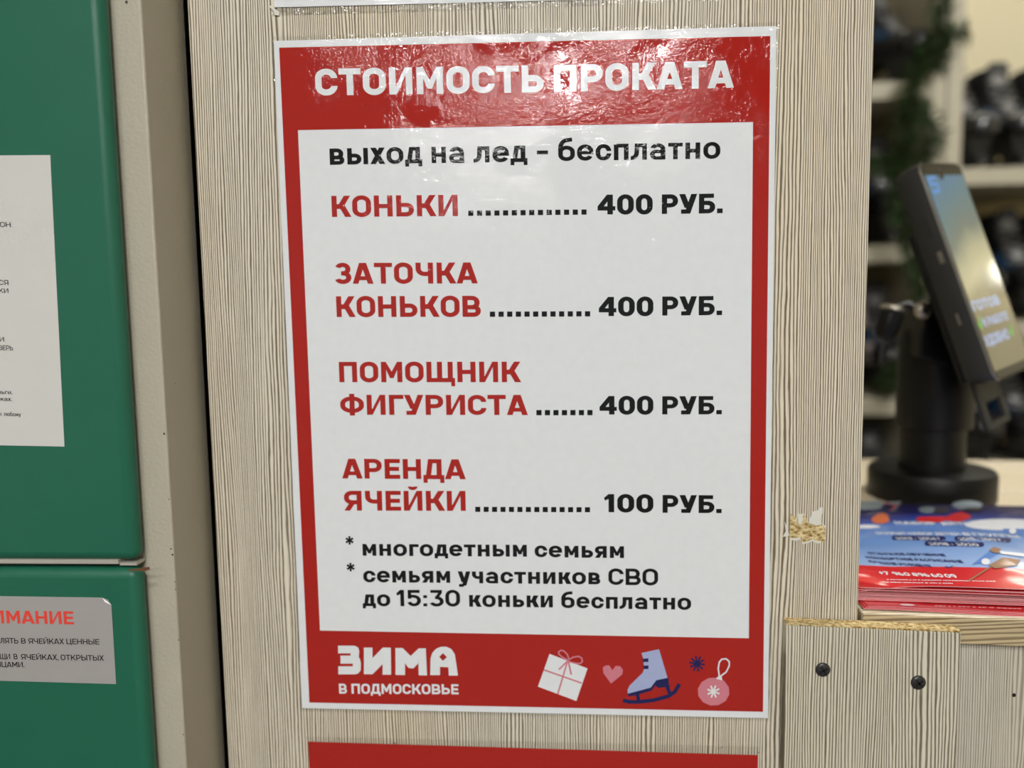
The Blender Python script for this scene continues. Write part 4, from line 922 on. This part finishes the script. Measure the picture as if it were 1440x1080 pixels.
put_skate(blk, .660, LT[0], .1, 'black skate on the upper shelf beside the garland, partly behind the wooden panel')
put_skate(blk, .868, LT[0], .45, 'black skate on the upper shelf just left of the green garland')
put_skate(blk, .755, LT[1], .0, 'black skate on the second shelf, half hidden by the wooden panel')
put_skate(blk, .868, LT[1], -.03, 'black skate on the second shelf, left of the card reader')
put_skate(pal, .768, LT[2], .0, 'pale skate on the third shelf against the wooden panel')
put_skate(pal, .880, LT[2], -.03, 'pale skate on the third shelf behind the stand pole')
put_skate(blk, .770, LT[3], .0, 'black skate on the lowest shelf close to the wooden panel')
put_skate(blk, .875, LT[3], .0, 'black skate on the lowest shelf behind the stand pole')
for k, x in enumerate((1.055, 1.165, 1.275)):
    put_skate(blk, x+.01, RT[0], .06-.05*k, 'black skate with blue patch on the upper shelf, '+['nearest the pale upright', 'second from the pale upright', 'third from the pale upright'][k])
    put_skate(blk, x+.05, RT[1], -.02+.02*k, 'black skate with blue patch on the middle shelf, '+['nearest the upright', 'second from the upright', 'third from the upright'][k])
    put_skate(blk, x+.06, RT[2], .03*k, 'black skate on the low shelf just above the counter, '+['nearest the pole', 'second from the pole', 'third from the pole'][k])
# garland
gp = lambda px: [onY(x, y, 1.44) for x, y in px]
strands = [gp([(1338, -60), (1330, -20), (1324, 10), (1321, 45), (1310, 72), (1290, 92), (1278, 118), (1282, 150), (1272, 175), (1275, 205), (1262, 228), (1235, 236), (1205, 230)]),
           gp([(1320, 48), (1340, 52), (1360, 44)]), gp([(1322, 50), (1322, 85), (1312, 100)]), gp([(1285, 150), (1308, 165), (1318, 190), (1308, 218), (1285, 230)]), gp([(1262, 228), (1262, 270), (1272, 320), (1282, 360), (1302, 410), (1292, 470), (1262, 520), (1240, 545)])]
gr = thing('garland', onY(1290, 150, 1.44), 'dark green artificial fir garland draped down the front of the shelf units', 'garland')
M['needle'] = plain('dark_green_needles', lin(50, 72, 34), .6, 0, .3, var=.4); M['twig'] = plain('brown_green_twig', lin(40, 42, 24), .8)
sm_, nd = MB(), MB(); nd.flat = True
def resample(P, step):
    out = [P[0]]
    for a, b in zip(P, P[1:]):
        n = max(1, int((b-a).length/step))
        for k in range(1, n+1): out.append(a.lerp(b, k/n))
    return out
for S_ in strands:
    Q = resample(S_, .012); sm_.tube(Q, .004, 6)
    for a, b in zip(Q, Q[1:]):
        t = (b-a).normalized()
        for k in range(28):
            w = random.random()*6.283; e = Vector((math.cos(w), math.sin(w)*.9, 0)); n_ = t.cross(Vector((0, 1, .01))).normalized(); b2_ = t.cross(n_)
            d = (n_*math.cos(w)+b2_*math.sin(w)+t*random.uniform(-.3, .9)).normalized(); L = random.uniform(.020, .046)
            p = a.lerp(b, random.random()); s_ = d.cross(Vector((random.random(), random.random(), random.random()))).normalized()*.0016
            nd.poly([p+s_, p+d*L, p-s_]); nd.poly([p+d*L*.3-s_*.6, p+d*L*.6+s_*2.2, p+d*L*1.0])
sm_.build('twig', M['twig'], gr, smooth=True); nd.build('needles', M['needle'], gr)
settle()
